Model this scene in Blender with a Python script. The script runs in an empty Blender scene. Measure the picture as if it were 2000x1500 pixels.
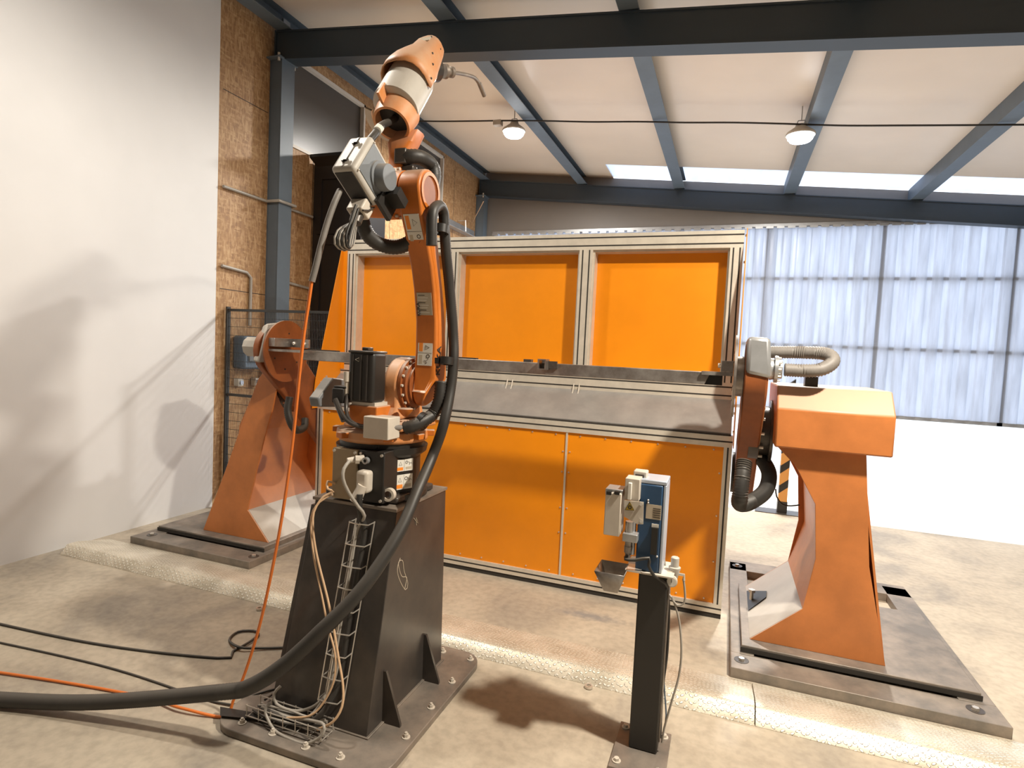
import bpy, bmesh, math, random
from mathutils import Vector, Matrix
random.seed(7)
S = bpy.context.scene
COL = S.collection
V = Vector
# ------------------------------------------------------------------ camera
F_PX = 1135.0
def _n(v): return v.normalized()
_vx = V((-2077 - 1000, 540 - 750, F_PX)); _vy = V((1425 - 1000, 705 - 750, F_PX))
_dX = -_n(_vx); _dY = _n(_vy); _dY = _n(_dY - _dX * _dX.dot(_dY)); _dZ = _dX.cross(_dY)
CAM = V((0, 0, 1.5))
cr = V((_dX.x, _dY.x, _dZ.x)); cd = V((_dX.y, _dY.y, _dZ.y)); cf = V((_dX.z, _dY.z, _dZ.z))
cam_d = bpy.data.cameras.new('camera'); cam = bpy.data.objects.new('camera', cam_d); COL.objects.link(cam)
M = Matrix((( cr.x, -cd.x, -cf.x), (cr.y, -cd.y, -cf.y), (cr.z, -cd.z, -cf.z))).to_4x4()
M.translation = CAM
cam.matrix_world = M
cam_d.sensor_width = 36; cam_d.lens = 36 * F_PX / 2000
S.camera = cam
# measured points of the photograph, resolved onto real planes of the room
def ray(px, py): return cr * ((px - 1000) / F_PX) + cd * ((py - 750) / F_PX) + cf
def PX(px, py, X): d = ray(px, py); return CAM + d * (X / d.x)
def PY(px, py, Y): d = ray(px, py); return CAM + d * (Y / d.y)
def PZ(px, py, Z): d = ray(px, py); return CAM + d * ((Z - 1.5) / d.z)
# ------------------------------------------------------------------ world, view
w = bpy.data.worlds.new('world'); S.world = w; w.use_nodes = True
w.node_tree.nodes['Background'].inputs[0].default_value = (0.80, 0.88, 1.0, 1)
w.node_tree.nodes['Background'].inputs[1].default_value = 2.2
S.view_settings.view_transform = 'Standard'; S.view_settings.look = 'None'
S.view_settings.exposure = 0.0; S.view_settings.gamma = 1.0; S.view_settings.use_curve_mapping = False
LAMPS = [  # x, y, z, watts, colour, radius
    (1.15, 1.86, 3.62, 230, (1.0, 0.91, 0.77), .10),
    (-2.55, 2.10, 3.98, 55, (1.0, 0.92, 0.80), .12),
    (-2.56, 6.6, 4.10, 190, (1.0, 0.95, 0.87), .12),
    (0.54, 6.6, 3.80, 210, (1.0, 0.95, 0.87), .12),
]
# ------------------------------------------------------------------ materials
MATS = {}
def mat(name, col, rough=.5, metal=0., var=.0, vscale=6., col2=None, bump=0., bscale=40., spec=.5, dust=0., stretch=(1, 1, 1), emit=0.):
    m = bpy.data.materials.new(name); m.use_nodes = True; nt = m.node_tree; N = nt.nodes; L = nt.links
    b = N['Principled BSDF']; b.inputs['Roughness'].default_value = rough; b.inputs['Metallic'].default_value = metal
    b.inputs['Specular IOR Level'].default_value = spec
    b.inputs['Base Color'].default_value = (*col, 1)
    tc = N.new('ShaderNodeTexCoord'); mp = N.new('ShaderNodeMapping'); mp.inputs['Scale'].default_value = stretch
    L.new(tc.outputs['Object'], mp.inputs['Vector'])
    src = None
    if var > 0 or col2:
        no = N.new('ShaderNodeTexNoise'); no.inputs['Scale'].default_value = vscale; no.inputs['Detail'].default_value = 6
        no.inputs['Roughness'].default_value = .62
        L.new(mp.outputs[0], no.inputs['Vector'])
        rp = N.new('ShaderNodeValToRGB'); rp.color_ramp.elements[0].position = .36; rp.color_ramp.elements[1].position = .66
        c2 = col2 if col2 else tuple(max(0, c * (1 - var)) for c in col)
        rp.color_ramp.elements[0].color = (*c2, 1); rp.color_ramp.elements[1].color = (*col, 1)
        L.new(no.outputs['Fac'], rp.inputs['Fac']); src = rp.outputs['Color']
        L.new(src, b.inputs['Base Color'])
    if dust > 0:
        g = N.new('ShaderNodeNewGeometry'); sx = N.new('ShaderNodeSeparateXYZ'); L.new(g.outputs['Normal'], sx.inputs[0])
        mr = N.new('ShaderNodeMapRange'); mr.inputs['From Min'].default_value = .25; mr.inputs['From Max'].default_value = .95
        mr.inputs['To Max'].default_value = dust
        L.new(sx.outputs['Z'], mr.inputs['Value'])
        mx = N.new('ShaderNodeMix'); mx.data_type = 'RGBA'; L.new(mr.outputs[0], mx.inputs['Factor'])
        mx.inputs[6].default_value = (*col, 1)
        if src: L.new(src, mx.inputs[6])
        mx.inputs[7].default_value = (.50, .43, .35, 1); L.new(mx.outputs[2], b.inputs['Base Color'])
    if bump > 0:
        nb = N.new('ShaderNodeTexNoise'); nb.inputs['Scale'].default_value = bscale; nb.inputs['Detail'].default_value = 4
        L.new(mp.outputs[0], nb.inputs['Vector'])
        bp = N.new('ShaderNodeBump'); bp.inputs['Strength'].default_value = bump; bp.inputs['Distance'].default_value = .01
        L.new(nb.outputs['Fac'], bp.inputs['Height']); L.new(bp.outputs[0], b.inputs['Normal'])
    if emit > 0:
        b.inputs['Emission Color'].default_value = (*col, 1); b.inputs['Emission Strength'].default_value = emit
    MATS[name] = m; return m
ORANGE = (.88, .235, .008)
mat('orange_panel', (.86, .275, .003), .38, var=.10, vscale=2.5)
mat('robot_orange', (.60, .17, .022), .42, var=.18, vscale=9, dust=.8)
mat('dusty_orange', (.62, .33, .17), .5, col2=(.60, .22, .06), vscale=7, dust=.7)
mat('pane_shaded', (.055, .05, .046), .35)  # panes lying in shade; the shade is put into the base colour
mat('positioner_orange', (.56, .19, .05), .45, var=.22, vscale=5, dust=.75)
mat('arm_brown', (.30, .085, .02), .5, var=.35, vscale=6, dust=.6)
mat('aluminium', (.74, .68, .58), .38, .35, var=.12, vscale=14)
mat('groove', (.03, .025, .02), .8)
mat('sheet_steel', (.34, .325, .31), .33, .3, col2=(.26, .25, .24), vscale=5, bump=.05, bscale=9)
mat('bare_steel', (.42, .39, .36), .34, .7, col2=(.22, .19, .17), vscale=9)
mat('dark_steel', (.095, .080, .068), .33, .35, col2=(.055, .05, .047), vscale=4, spec=.45)
mat('plate_steel', (.30, .25, .205), .5, .35, col2=(.17, .15, .13), vscale=7, bump=.1, bscale=30)
mat('black', (.018, .016, .014), .45)
mat('black_rubber', (.030, .027, .024), .5, var=.2, vscale=20, dust=.12)
mat('grey_rubber', (.22, .20, .18), .55, var=.2, vscale=20)
mat('case_grey', (.50, .47, .42), .5, var=.1, vscale=12, dust=.4)
mat('case_bluegrey', (.17, .185, .20), .5, var=.15, vscale=10, dust=.5)
mat('connector_grey', (.60, .54, .46), .45, var=.1, vscale=12)
mat('tan_plate', (.33, .255, .16), .5, var=.06, vscale=30)
mat('blue_steel', (.12, .155, .19), .5, .0, var=.15, vscale=3)
mat('blue_paint', (.025, .07, .15), .45, var=.12, vscale=8)
mat('light_blue', (.50, .56, .66), .35, .3)
mat('navy_beam', (.030, .043, .056), .45, var=.1, vscale=2)
mat('grey_wall', (.20, .185, .17), .45, var=.08, vscale=1.5)
mat('white_trim', (.62, .58, .52), .5)
mat('black_cabinet', (.012, .009, .008), .4)
mat('orange_cable', (.75, .19, .03), .4)
mat('grey_cable', (.34, .31, .27), .45)
mat('tan_cable', (.60, .40, .24), .45)
mat('wire', (.72, .67, .60), .3, .7)
mat('label_white', (.72, .69, .62), .5)
mat('label_tan', (.50, .43, .33), .5)
mat('label_orange', (.85, .26, .03), .5)
mat('ink', (.03, .02, .015), .6)
mat('yellow', (.65, .45, .05), .5)
mat('fence_paint', (.03, .028, .025), .5)
mat('concrete_sunlit', (.80, .80, .78), .55, var=.05, vscale=3)  # sunlight on the concrete, painted as a whiter base colour
mat('plastic_blue', (.10, .14, .19), .4, var=.1)
mat('lamp_glass', (.95, .97, 1.0), .3, emit=22)
mat('galv', (.46, .47, .48), .35, .6, var=.15, vscale=10)
mat('hazard_orange', (.62, .30, .08), .5)
mat('primer', (.52, .38, .28), .5, col2=(.60, .22, .06), vscale=3.2, dust=.4)

def nodes(name):
    m = bpy.data.materials.new(name); m.use_nodes = True; MATS[name] = m
    return m, m.node_tree.nodes, m.node_tree.links, m.node_tree.nodes['Principled BSDF']
def osb():
    m, N, L, b = nodes('osb')
    tc = N.new('ShaderNodeTexCoord'); cols = []
    def layer(rot, sc, seed):
        mp = N.new('ShaderNodeMapping'); mp.inputs['Rotation'].default_value = (rot, 0, 0); mp.inputs['Scale'].default_value = sc
        mp.inputs['Location'].default_value = (seed, seed, seed)
        L.new(tc.outputs['Object'], mp.inputs['Vector'])
        v = N.new('ShaderNodeTexVoronoi'); v.inputs['Scale'].default_value = 1; L.new(mp.outputs[0], v.inputs['Vector']); return v
    a = layer(.5, (14, 66, 14), 0); c = layer(-.7, (14, 14, 58), 3); d = layer(.1, (14, 95, 20), 7)
    sa = [N.new('ShaderNodeSeparateColor') for _ in range(3)]
    for s, v in zip(sa, (a, c, d)): L.new(v.outputs['Color'], s.inputs[0])
    mx = N.new('ShaderNodeMath'); mx.operation = 'MAXIMUM'; L.new(sa[0].outputs[0], mx.inputs[0]); L.new(sa[1].outputs[0], mx.inputs[1])
    av = N.new('ShaderNodeMath'); av.operation = 'MULTIPLY_ADD'; L.new(sa[2].outputs[1], av.inputs[0]); av.inputs[1].default_value = .45
    ml = N.new('ShaderNodeMath'); ml.operation = 'MULTIPLY'; L.new(mx.outputs[0], ml.inputs[0]); ml.inputs[1].default_value = .55
    L.new(ml.outputs[0], av.inputs[2])
    rp = N.new('ShaderNodeValToRGB'); e = rp.color_ramp.elements
    e[0].position = .15; e[0].color = (.27, .145, .065, 1); e[1].position = .95; e[1].color = (.52, .34, .175, 1)
    k = e.new(.55); k.color = (.38, .215, .095, 1)
    L.new(av.outputs[0], rp.inputs['Fac']); L.new(rp.outputs[0], b.inputs['Base Color'])
    b.inputs['Roughness'].default_value = .6
    bp = N.new('ShaderNodeBump'); bp.inputs['Strength'].default_value = .2; bp.inputs['Distance'].default_value = .004
    L.new(av.outputs[0], bp.inputs['Height']); L.new(bp.outputs[0], b.inputs['Normal'])
osb()
def concrete():
    m, N, L, b = nodes('concrete')
    tc = N.new('ShaderNodeTexCoord')
    n1 = N.new('ShaderNodeTexNoise'); n1.inputs['Scale'].default_value = 1.3; n1.inputs['Detail'].default_value = 9; n1.inputs['Roughness'].default_value = .62; n1.inputs['Distortion'].default_value = .6
    n2 = N.new('ShaderNodeTexNoise'); n2.inputs['Scale'].default_value = 26; n2.inputs['Detail'].default_value = 6
    L.new(tc.outputs['Object'], n1.inputs[0]); L.new(tc.outputs['Object'], n2.inputs[0])
    r1 = N.new('ShaderNodeValToRGB'); e = r1.color_ramp.elements
    e[0].position = .33; e[0].color = (.30, .265, .22, 1); e[1].position = .68; e[1].color = (.54, .47, .37, 1)
    k = e.new(.5); k.color = (.45, .385, .30, 1)
    L.new(n1.outputs['Fac'], r1.inputs[0])
    r2 = N.new('ShaderNodeValToRGB'); r2.color_ramp.elements[0].position = .35; r2.color_ramp.elements[0].color = (.84, .84, .84, 1); r2.color_ramp.elements[1].position = .6; r2.color_ramp.elements[1].color = (1, 1, 1, 1)
    L.new(n2.outputs['Fac'], r2.inputs[0])
    mx = N.new('ShaderNodeMix'); mx.data_type = 'RGBA'; mx.blend_type = 'MULTIPLY'; mx.inputs['Factor'].default_value = 1
    L.new(r1.outputs[0], mx.inputs[6]); L.new(r2.outputs[0], mx.inputs[7]); 
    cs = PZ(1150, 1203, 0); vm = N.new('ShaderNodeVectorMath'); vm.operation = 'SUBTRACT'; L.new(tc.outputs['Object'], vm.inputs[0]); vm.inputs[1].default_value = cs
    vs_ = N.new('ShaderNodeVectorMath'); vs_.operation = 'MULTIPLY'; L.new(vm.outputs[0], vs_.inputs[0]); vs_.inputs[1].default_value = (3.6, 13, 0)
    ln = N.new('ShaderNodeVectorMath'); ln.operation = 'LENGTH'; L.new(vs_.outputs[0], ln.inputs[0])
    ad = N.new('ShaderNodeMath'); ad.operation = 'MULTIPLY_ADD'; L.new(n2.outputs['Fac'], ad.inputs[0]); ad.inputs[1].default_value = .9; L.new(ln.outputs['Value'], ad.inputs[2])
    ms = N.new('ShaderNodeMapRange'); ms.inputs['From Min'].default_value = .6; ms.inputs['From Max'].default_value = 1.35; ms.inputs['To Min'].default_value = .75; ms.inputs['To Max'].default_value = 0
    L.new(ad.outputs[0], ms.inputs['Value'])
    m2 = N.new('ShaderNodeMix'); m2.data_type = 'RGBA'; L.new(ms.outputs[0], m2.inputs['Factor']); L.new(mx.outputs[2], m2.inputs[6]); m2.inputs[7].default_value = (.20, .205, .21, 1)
    L.new(m2.outputs[2], b.inputs['Base Color'])
    b.inputs['Roughness'].default_value = .55
    bp = N.new('ShaderNodeBump'); bp.inputs['Strength'].default_value = .12; bp.inputs['Distance'].default_value = .004
    L.new(n2.outputs['Fac'], bp.inputs['Height']); L.new(bp.outputs[0], b.inputs['Normal'])
concrete()
def checker():
    m, N, L, b = nodes('checker_plate')
    tc = N.new('ShaderNodeTexCoord')
    outs = []
    for rot, off in ((.75, 0.), (-.75, .5)):
        mp = N.new('ShaderNodeMapping'); mp.inputs['Rotation'].default_value = (0, 0, rot); mp.inputs['Scale'].default_value = (38, 76, 38)
        mp.inputs['Location'].default_value = (off, off, 0)
        L.new(tc.outputs['Object'], mp.inputs[0])
        fr = N.new('ShaderNodeVectorMath'); fr.operation = 'FRACTION'; L.new(mp.outputs[0], fr.inputs[0])
        sb = N.new('ShaderNodeVectorMath'); sb.operation = 'SUBTRACT'; L.new(fr.outputs[0], sb.inputs[0]); sb.inputs[1].default_value = (.5, .5, .5)
        ml = N.new('ShaderNodeVectorMath'); ml.operation = 'MULTIPLY'; L.new(sb.outputs[0], ml.inputs[0]); ml.inputs[1].default_value = (1.2, 2.2, 0)
        le = N.new('ShaderNodeVectorMath'); le.operation = 'LENGTH'; L.new(ml.outputs[0], le.inputs[0])
        mr = N.new('ShaderNodeMapRange'); mr.inputs['From Min'].default_value = .32; mr.inputs['From Max'].default_value = .5
        mr.inputs['To Min'].default_value = 1; mr.inputs['To Max'].default_value = 0; L.new(le.outputs['Value'], mr.inputs['Value']); outs.append(mr)
    ck = N.new('ShaderNodeTexChecker'); ck.inputs['Scale'].default_value = 38; L.new(tc.outputs['Object'], ck.inputs[0])
    mx = N.new('ShaderNodeMix'); mx.data_type = 'FLOAT'; L.new(ck.outputs['Fac'], mx.inputs[0]); L.new(outs[0].outputs[0], mx.inputs[2]); L.new(outs[1].outputs[0], mx.inputs[3])
    bp = N.new('ShaderNodeBump'); bp.inputs['Strength'].default_value = .9; bp.inputs['Distance'].default_value = .004
    L.new(mx.outputs[0], bp.inputs['Height']); L.new(bp.outputs[0], b.inputs['Normal'])
    no = N.new('ShaderNodeTexNoise'); no.inputs['Scale'].default_value = 6; no.inputs['Detail'].default_value = 8; L.new(tc.outputs['Object'], no.inputs[0])
    rp = N.new('ShaderNodeValToRGB'); rp.color_ramp.elements[0].position = .35; rp.color_ramp.elements[0].color = (.50, .44, .34, 1)
    rp.color_ramp.elements[1].position = .65; rp.color_ramp.elements[1].color = (.74, .67, .55, 1); L.new(no.outputs['Fac'], rp.inputs[0])
    c2 = N.new('ShaderNodeMix'); c2.data_type = 'RGBA'; L.new(mx.outputs[0], c2.inputs[0]); L.new(rp.outputs[0], c2.inputs[6]); c2.inputs[7].default_value = (.88, .84, .74, 1)
    L.new(c2.outputs[2], b.inputs['Base Color']); b.inputs['Metallic'].default_value = .35; b.inputs['Roughness'].default_value = .38
checker()
def sandwich(name, col, rough=.35):
    m, N, L, b = nodes(name)
    tc = N.new('ShaderNodeTexCoord'); wv = N.new('ShaderNodeTexWave'); wv.bands_direction = 'Y'; wv.inputs['Scale'].default_value = 3.0
    wv.wave_profile = 'SAW'; L.new(tc.outputs['Object'], wv.inputs[0])
    no = N.new('ShaderNodeTexNoise'); no.inputs['Scale'].default_value = .8; no.inputs['Detail'].default_value = 4; L.new(tc.outputs['Object'], no.inputs[0])
    rp = N.new('ShaderNodeValToRGB'); rp.color_ramp.elements[0].position = .3; rp.color_ramp.elements[0].color = (*[c * .86 for c in col], 1)
    rp.color_ramp.elements[1].position = .7; rp.color_ramp.elements[1].color = (*col, 1); L.new(no.outputs['Fac'], rp.inputs[0]); L.new(rp.outputs[0], b.inputs['Base Color'])
    b.inputs['Roughness'].default_value = rough
    bp = N.new('ShaderNodeBump'); bp.inputs['Strength'].default_value = .25; bp.inputs['Distance'].default_value = .003
    L.new(wv.outputs['Fac'], bp.inputs['Height']); L.new(bp.outputs[0], b.inputs['Normal'])
sandwich('ceiling_panel', (.80, .70, .58)); sandwich('white_panel', (.80, .80, .80), .5)
def translucent(name, col, mixf, lo=.7):
    m, N, L, b = nodes(name)
    t = N.new('ShaderNodeBsdfTranslucent'); t.inputs[0].default_value = (*col, 1)
    tc = N.new('ShaderNodeTexCoord'); no = N.new('ShaderNodeTexNoise'); no.inputs['Scale'].default_value = 2.2; no.inputs['Detail'].default_value = 6
    mp = N.new('ShaderNodeMapping'); mp.inputs['Scale'].default_value = (6, 1, .7); L.new(tc.outputs['Object'], mp.inputs[0]); L.new(mp.outputs[0], no.inputs[0])
    rp = N.new('ShaderNodeValToRGB'); rp.color_ramp.elements[0].position = .3; rp.color_ramp.elements[0].color = (*[c * lo for c in col], 1)
    rp.color_ramp.elements[1].position = .65; rp.color_ramp.elements[1].color = (*col, 1); L.new(no.outputs['Fac'], rp.inputs[0]); L.new(rp.outputs[0], t.inputs[0])
    b.inputs['Base Color'].default_value = (.55, .56, .58, 1); b.inputs['Roughness'].default_value = .25
    ms = N.new('ShaderNodeMixShader'); ms.inputs[0].default_value = mixf
    L.new(b.outputs[0], ms.inputs[1]); L.new(t.outputs[0], ms.inputs[2]); L.new(ms.outputs[0], N['Material Output'].inputs[0])
translucent('polycarbonate', (.58, .62, .72), .78)
translucent('roof_polycarbonate', (.82, .85, .92), .96, .93)
# ------------------------------------------------------------------ mesh builder
def basis(ax):
    ax = V(ax).normalized(); t = V((0, 0, 1)) if abs(ax.z) < .9 else V((1, 0, 0))
    u = ax.cross(t).normalized(); return ax, u, ax.cross(u).normalized()
ORIG = {}
class MB:
    def __init__(s): s.bm = bmesh.new(); s.mi = 0; s.mats = []
    def m(s, name):
        if name not in s.mats: s.mats.append(name)
        s.mi = s.mats.index(name); return s
    def poly(s, vs, faces, smooth=False):
        bv = [s.bm.verts.new(v) for v in vs]
        for f in faces:
            try: fc = s.bm.faces.new([bv[i] for i in f]); fc.material_index = s.mi; fc.smooth = smooth
            except ValueError: pass
        return s
    def hexa(s, P):  # 8 corners: bottom 4 then top 4
        return s.poly(P, [(0, 3, 2, 1), (4, 5, 6, 7), (0, 1, 5, 4), (1, 2, 6, 5), (2, 3, 7, 6), (3, 0, 4, 7)])
    def box(s, a, b):
        x0, y0, z0 = (min(a[i], b[i]) for i in range(3)); x1, y1, z1 = (max(a[i], b[i]) for i in range(3))
        return s.hexa([(x0, y0, z0), (x1, y0, z0), (x1, y1, z0), (x0, y1, z0), (x0, y0, z1), (x1, y0, z1), (x1, y1, z1), (x0, y1, z1)])
    def obox(s, c, ex, ey, ez):  # centre and three half vectors
        c, ex, ey, ez = V(c), V(ex), V(ey), V(ez)
        return s.hexa([c - ex - ey - ez, c + ex - ey - ez, c + ex + ey - ez, c - ex + ey - ez, c - ex - ey + ez, c + ex - ey + ez, c + ex + ey + ez, c - ex + ey + ez])
    def lathe(s, p, ax, prof, seg=28, arc=None, smooth=True):  # prof: (t along axis, radius)
        ax, u, v = basis(ax); p = V(p); a0, a1 = arc if arc else (0, 2 * math.pi)
        n = seg if not arc else seg + 1
        rings = [[p + ax * t + (u * math.cos(a0 + (a1 - a0) * i / seg) + v * math.sin(a0 + (a1 - a0) * i / seg)) * max(r, 1e-5) for i in range(n)] for t, r in prof]
        vs = [x for R in rings for x in R]; fs = []
        for k in range(len(prof) - 1):
            for i in range(seg):
                j = (i + 1) % n
                fs.append((k * n + i, k * n + j, (k + 1) * n + j, (k + 1) * n + i))
        if not arc:
            fs.append(tuple(range(n - 1, -1, -1))); fs.append(tuple((len(prof) - 1) * n + i for i in range(n)))
            if prof[0][1] < 1e-3 or prof[0] == prof[-1]: fs = fs[:-2] if prof[0] == prof[-1] else fs
        return s.poly(vs, fs, smooth)
    def cyl(s, p0, p1, r, r2=None, seg=20):
        p0, p1 = V(p0), V(p1); L = (p1 - p0).length; r2 = r if r2 is None else r2
        return s.lathe(p0, p1 - p0, [(0, r), (L, r2)], seg)
    def ring(s, p, ax, ri, ro, t0, t1, seg=32, arc=None):
        return s.lathe(p, ax, [(t0, ri), (t0, ro), (t1, ro), (t1, ri), (t0, ri)], seg, arc)
    def prism(s, pts, d):  # planar polygon pts (3d) extruded by vector d
        n = len(pts); d = V(d); vs = [V(p) for p in pts] + [V(p) + d for p in pts]
        fs = [tuple(range(n - 1, -1, -1)), tuple(range(n, 2 * n))] + [(i, (i + 1) % n, n + (i + 1) % n, n + i) for i in range(n)]
        return s.poly(vs, fs)
    def tube(s, pts, r, seg=10, step=.02, corr=0., pitch=.012, straight=False):
        P = [V(p) for p in pts]
        if not straight:
            Q = []; A = [P[0] * 2 - P[1]] + P + [P[-1] * 2 - P[-2]]
            for i in range(1, len(A) - 2):
                p0, p1, p2, p3 = A[i - 1:i + 3]; st = pitch / 2 if corr else step
                n = max(2, int((p2 - p1).length / st))
                for k in range(n):
                    t = k / n
                    Q.append(.5 * ((2 * p1) + (p2 - p0) * t + (2 * p0 - 5 * p1 + 4 * p2 - p3) * t * t + (3 * p1 - p0 - 3 * p2 + p3) * t ** 3))
            Q.append(P[-1]); P = Q
        n = len(P); vs = []; u = None
        for i, p in enumerate(P):
            tg = (P[min(i + 1, n - 1)] - P[max(i - 1, 0)]).normalized()
            if u is None: u = basis(tg)[1]
            u = (u - tg * u.dot(tg)).normalized(); v = tg.cross(u)
            rr = (r(i / (n - 1)) if callable(r) else r) * (1 + (corr if i % 2 else -corr))
            for k in range(seg):
                a = 2 * math.pi * k / seg; vs.append(p + (u * math.cos(a) + v * math.sin(a)) * rr)
        fs = [(i * seg + k, i * seg + (k + 1) % seg, (i + 1) * seg + (k + 1) % seg, (i + 1) * seg + k) for i in range(n - 1) for k in range(seg)]
        fs += [tuple(range(seg - 1, -1, -1)), tuple((n - 1) * seg + k for k in range(seg))]
        return s.poly(vs, fs, True)
    def ball(s, c, r, sc=(1, 1, 1)):
        prof = [(-r * math.cos(math.pi * k / 8), r * math.sin(math.pi * k / 8)) for k in range(9)]
        return s.lathe(c, (0, 0, 1), prof, 14)
    def loft(s, secs, smooth=True, caps=True):  # secs: lists of points, equal counts
        n = len(secs[0]); vs = [V(p) for S_ in secs for p in S_]
        fs = [(k * n + i, k * n + (i + 1) % n, (k + 1) * n + (i + 1) % n, (k + 1) * n + i) for k in range(len(secs) - 1) for i in range(n)]
        if caps: fs += [tuple(range(n - 1, -1, -1))]
        fs += [tuple((len(secs) - 1) * n + i for i in range(n))]
        return s.poly(vs, fs, smooth)
    def build(s, name, material=None, parent=None, bevel=0., origin=None, label=None, seg=2, solid=0.):
        bmesh.ops.recalc_face_normals(s.bm, faces=s.bm.faces)
        if parent is not None: o0 = ORIG[parent.name]
        else: o0 = V(origin) if origin is not None else V((0, 0, 0))
        bmesh.ops.translate(s.bm, verts=s.bm.verts, vec=-o0)
        me = bpy.data.meshes.new(name); s.bm.to_mesh(me); s.bm.free()
        me.polygons.foreach_set('use_smooth', [True] * len(me.polygons)); me.set_sharp_from_angle(angle=math.radians(34 if not any(k in name for k in ('hose', 'conduit', 'cable', 'cord', 'lead')) else 75))
        for k in (s.mats if s.mats else [material]): me.materials.append(MATS[k])
        o = bpy.data.objects.new(name, me); COL.objects.link(o); ORIG[o.name] = o0
        if parent is not None: o.parent = parent
        else: o.location = o0
        if solid:
            md = o.modifiers.new('solid', 'SOLIDIFY'); md.thickness = solid; md.offset = 0
        if bevel > 0:
            md = o.modifiers.new('bevel', 'BEVEL'); md.width = bevel; md.segments = seg; md.limit_method = 'ANGLE'; md.angle_limit = math.radians(40)
        if label: o['label'] = label
        return o
def tag(o, label, cat, group=None, kind=None):
    o['label'] = label; o['category'] = cat
    if group: o['group'] = group
    if kind: o['kind'] = kind
    return o
def struct(o): o['kind'] = 'structure'; return o
def thing(name, loc, label, cat, group=None):
    o = bpy.data.objects.new(name, None); COL.objects.link(o); o.location = loc; o.empty_display_size = .1
    ORIG[o.name] = V(loc); return tag(o, label, cat, group)
def text(s, size, p, right, up, material, parent, name='lettering', depth=.0006):
    cu = bpy.data.curves.new('t', 'FONT'); cu.body = s; cu.size = size; cu.extrude = depth; cu.align_x = 'CENTER'; cu.align_y = 'CENTER'; cu.offset = size * .02
    to = bpy.data.objects.new('t', cu); COL.objects.link(to); bpy.context.view_layer.update()
    me = bpy.data.meshes.new_from_object(to.evaluated_get(bpy.context.evaluated_depsgraph_get()))
    bpy.data.objects.remove(to); me.materials.clear(); me.materials.append(MATS[material])
    r = V(right).normalized(); n = r.cross(V(up)).normalized(); u = n.cross(r)
    R = Matrix((( r.x, u.x, n.x), (r.y, u.y, n.y), (r.z, u.z, n.z))).to_4x4(); R.translation = V(p) - ORIG[parent.name]
    me.transform(R); o = bpy.data.objects.new(name, me); COL.objects.link(o); o.parent = parent; ORIG[o.name] = ORIG[parent.name]; return o

# ================================================================== SETTING
XW = -4.2; YF = 9.4; XR = 5.0; YB = -3.0
def zr(x): return 4.385 - .098 * (x + 4.2)     # top of the rafters, sloping down to the right
b = MB().box((XW - .2, YB - .2, -.1), (XR + .2, 6.32, 0)); struct(b.build('floor', 'concrete'))
b = MB().box((XW - .2, 6.325, -.1), (XR + 3, 22, -.001)); struct(b.build('floor', 'concrete_sunlit'))  # sunlit stretch towards the gate, its brightness put into the colour
PH = .17
b = MB()   # sloping insulated ceiling
b.prism([(XW - .1, YB, zr(XW - .1) + PH), (XR, YB, zr(XR) + PH), (XR, YB, zr(XR) + PH + .08), (XW - .1, YB, zr(XW - .1) + PH + .08)], (0, 8.70 - YB, 0))
b.prism([(XW - .1, 8.70, zr(XW - .1) + PH), (-1.9, 8.70, zr(-1.9) + PH), (-1.9, 8.70, zr(-1.9) + PH + .08), (XW - .1, 8.70, zr(XW - .1) + PH + .08)], (0, YF - 8.70, 0))
struct(b.build('ceiling', 'ceiling_panel'))
b = MB().prism([(-1.9, 8.70, zr(-1.9) + PH + .01), (XR, 8.70, zr(XR) + PH + .01), (XR, 8.70, zr(XR) + PH + .03), (-1.9, 8.70, zr(-1.9) + PH + .03)], (0, YF - 8.70 - .05, 0))
struct(b.build('window_1', 'roof_polycarbonate'))   # translucent roof strip
# left wall: particle board with two high openings, white panels nearer the camera
def wallrect(b, y0, y1, z0, z1): b.box((XW - .02, y0, z0), (XW, y1, z1))
b = MB(); zt = zr(XW) + .1
W1 = (4.70, 5.94, 3.42, 4.30); W2 = (6.98, 7.96, 3.42, 4.36)
wallrect(b, 3.86, W1[0], 0, zt); wallrect(b, W1[0], W1[1], 0, W1[2]); wallrect(b, W1[0], W1[1], W1[3], zt)
wallrect(b, W1[1], W2[0], 0, zt); wallrect(b, W2[0], W2[1], 0, W2[2]); wallrect(b, W2[0], W2[1], W2[3], zt); wallrect(b, W2[1], YF, 0, zt)
wl = struct(b.build('wall_left', 'osb'))
b = MB()
for y, z0, z1 in ((5.06, 0, 3.42), (6.3, 0, 4.3), (8.35, 0, 4.3), (6.55, 0, 4.3)): b.box((XW, y, z0), (XW + .0015, y + .006, z1))
for z, y0, y1 in ((1.92, 3.9, 5.05), (3.62, 3.9, 4.42)): b.box((XW, y0, z), (XW + .0015, y1, z + .006))
b.build('board_joint', 'ink', wl)
struct(MB().box((XW - .02, YB, 0), (XW, 3.86, zr(XW) + .2)).build('wall_left', 'white_panel'))
for i, (y0, y1, z0, z1) in enumerate((W1, W2)):
    fr = MB(); t = .03
    for a, c in (((y0, z0), (y1, z0 + t)), ((y0, z1 - t), (y1, z1)), ((y1 - t, z0), (y1, z1)), ((y0, z0), (y0 + .03, z1))): fr.box((XW - .05, a[0], a[1]), (XW + .012, c[0], c[1]))
    fo = struct(fr.build('window_%d' % (i + 2), 'white_trim'))
    MB().box((XW - .05, y0, z0), (XW - .04, y1, z1)).build('pane', 'pane_shaded', fo)
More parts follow.
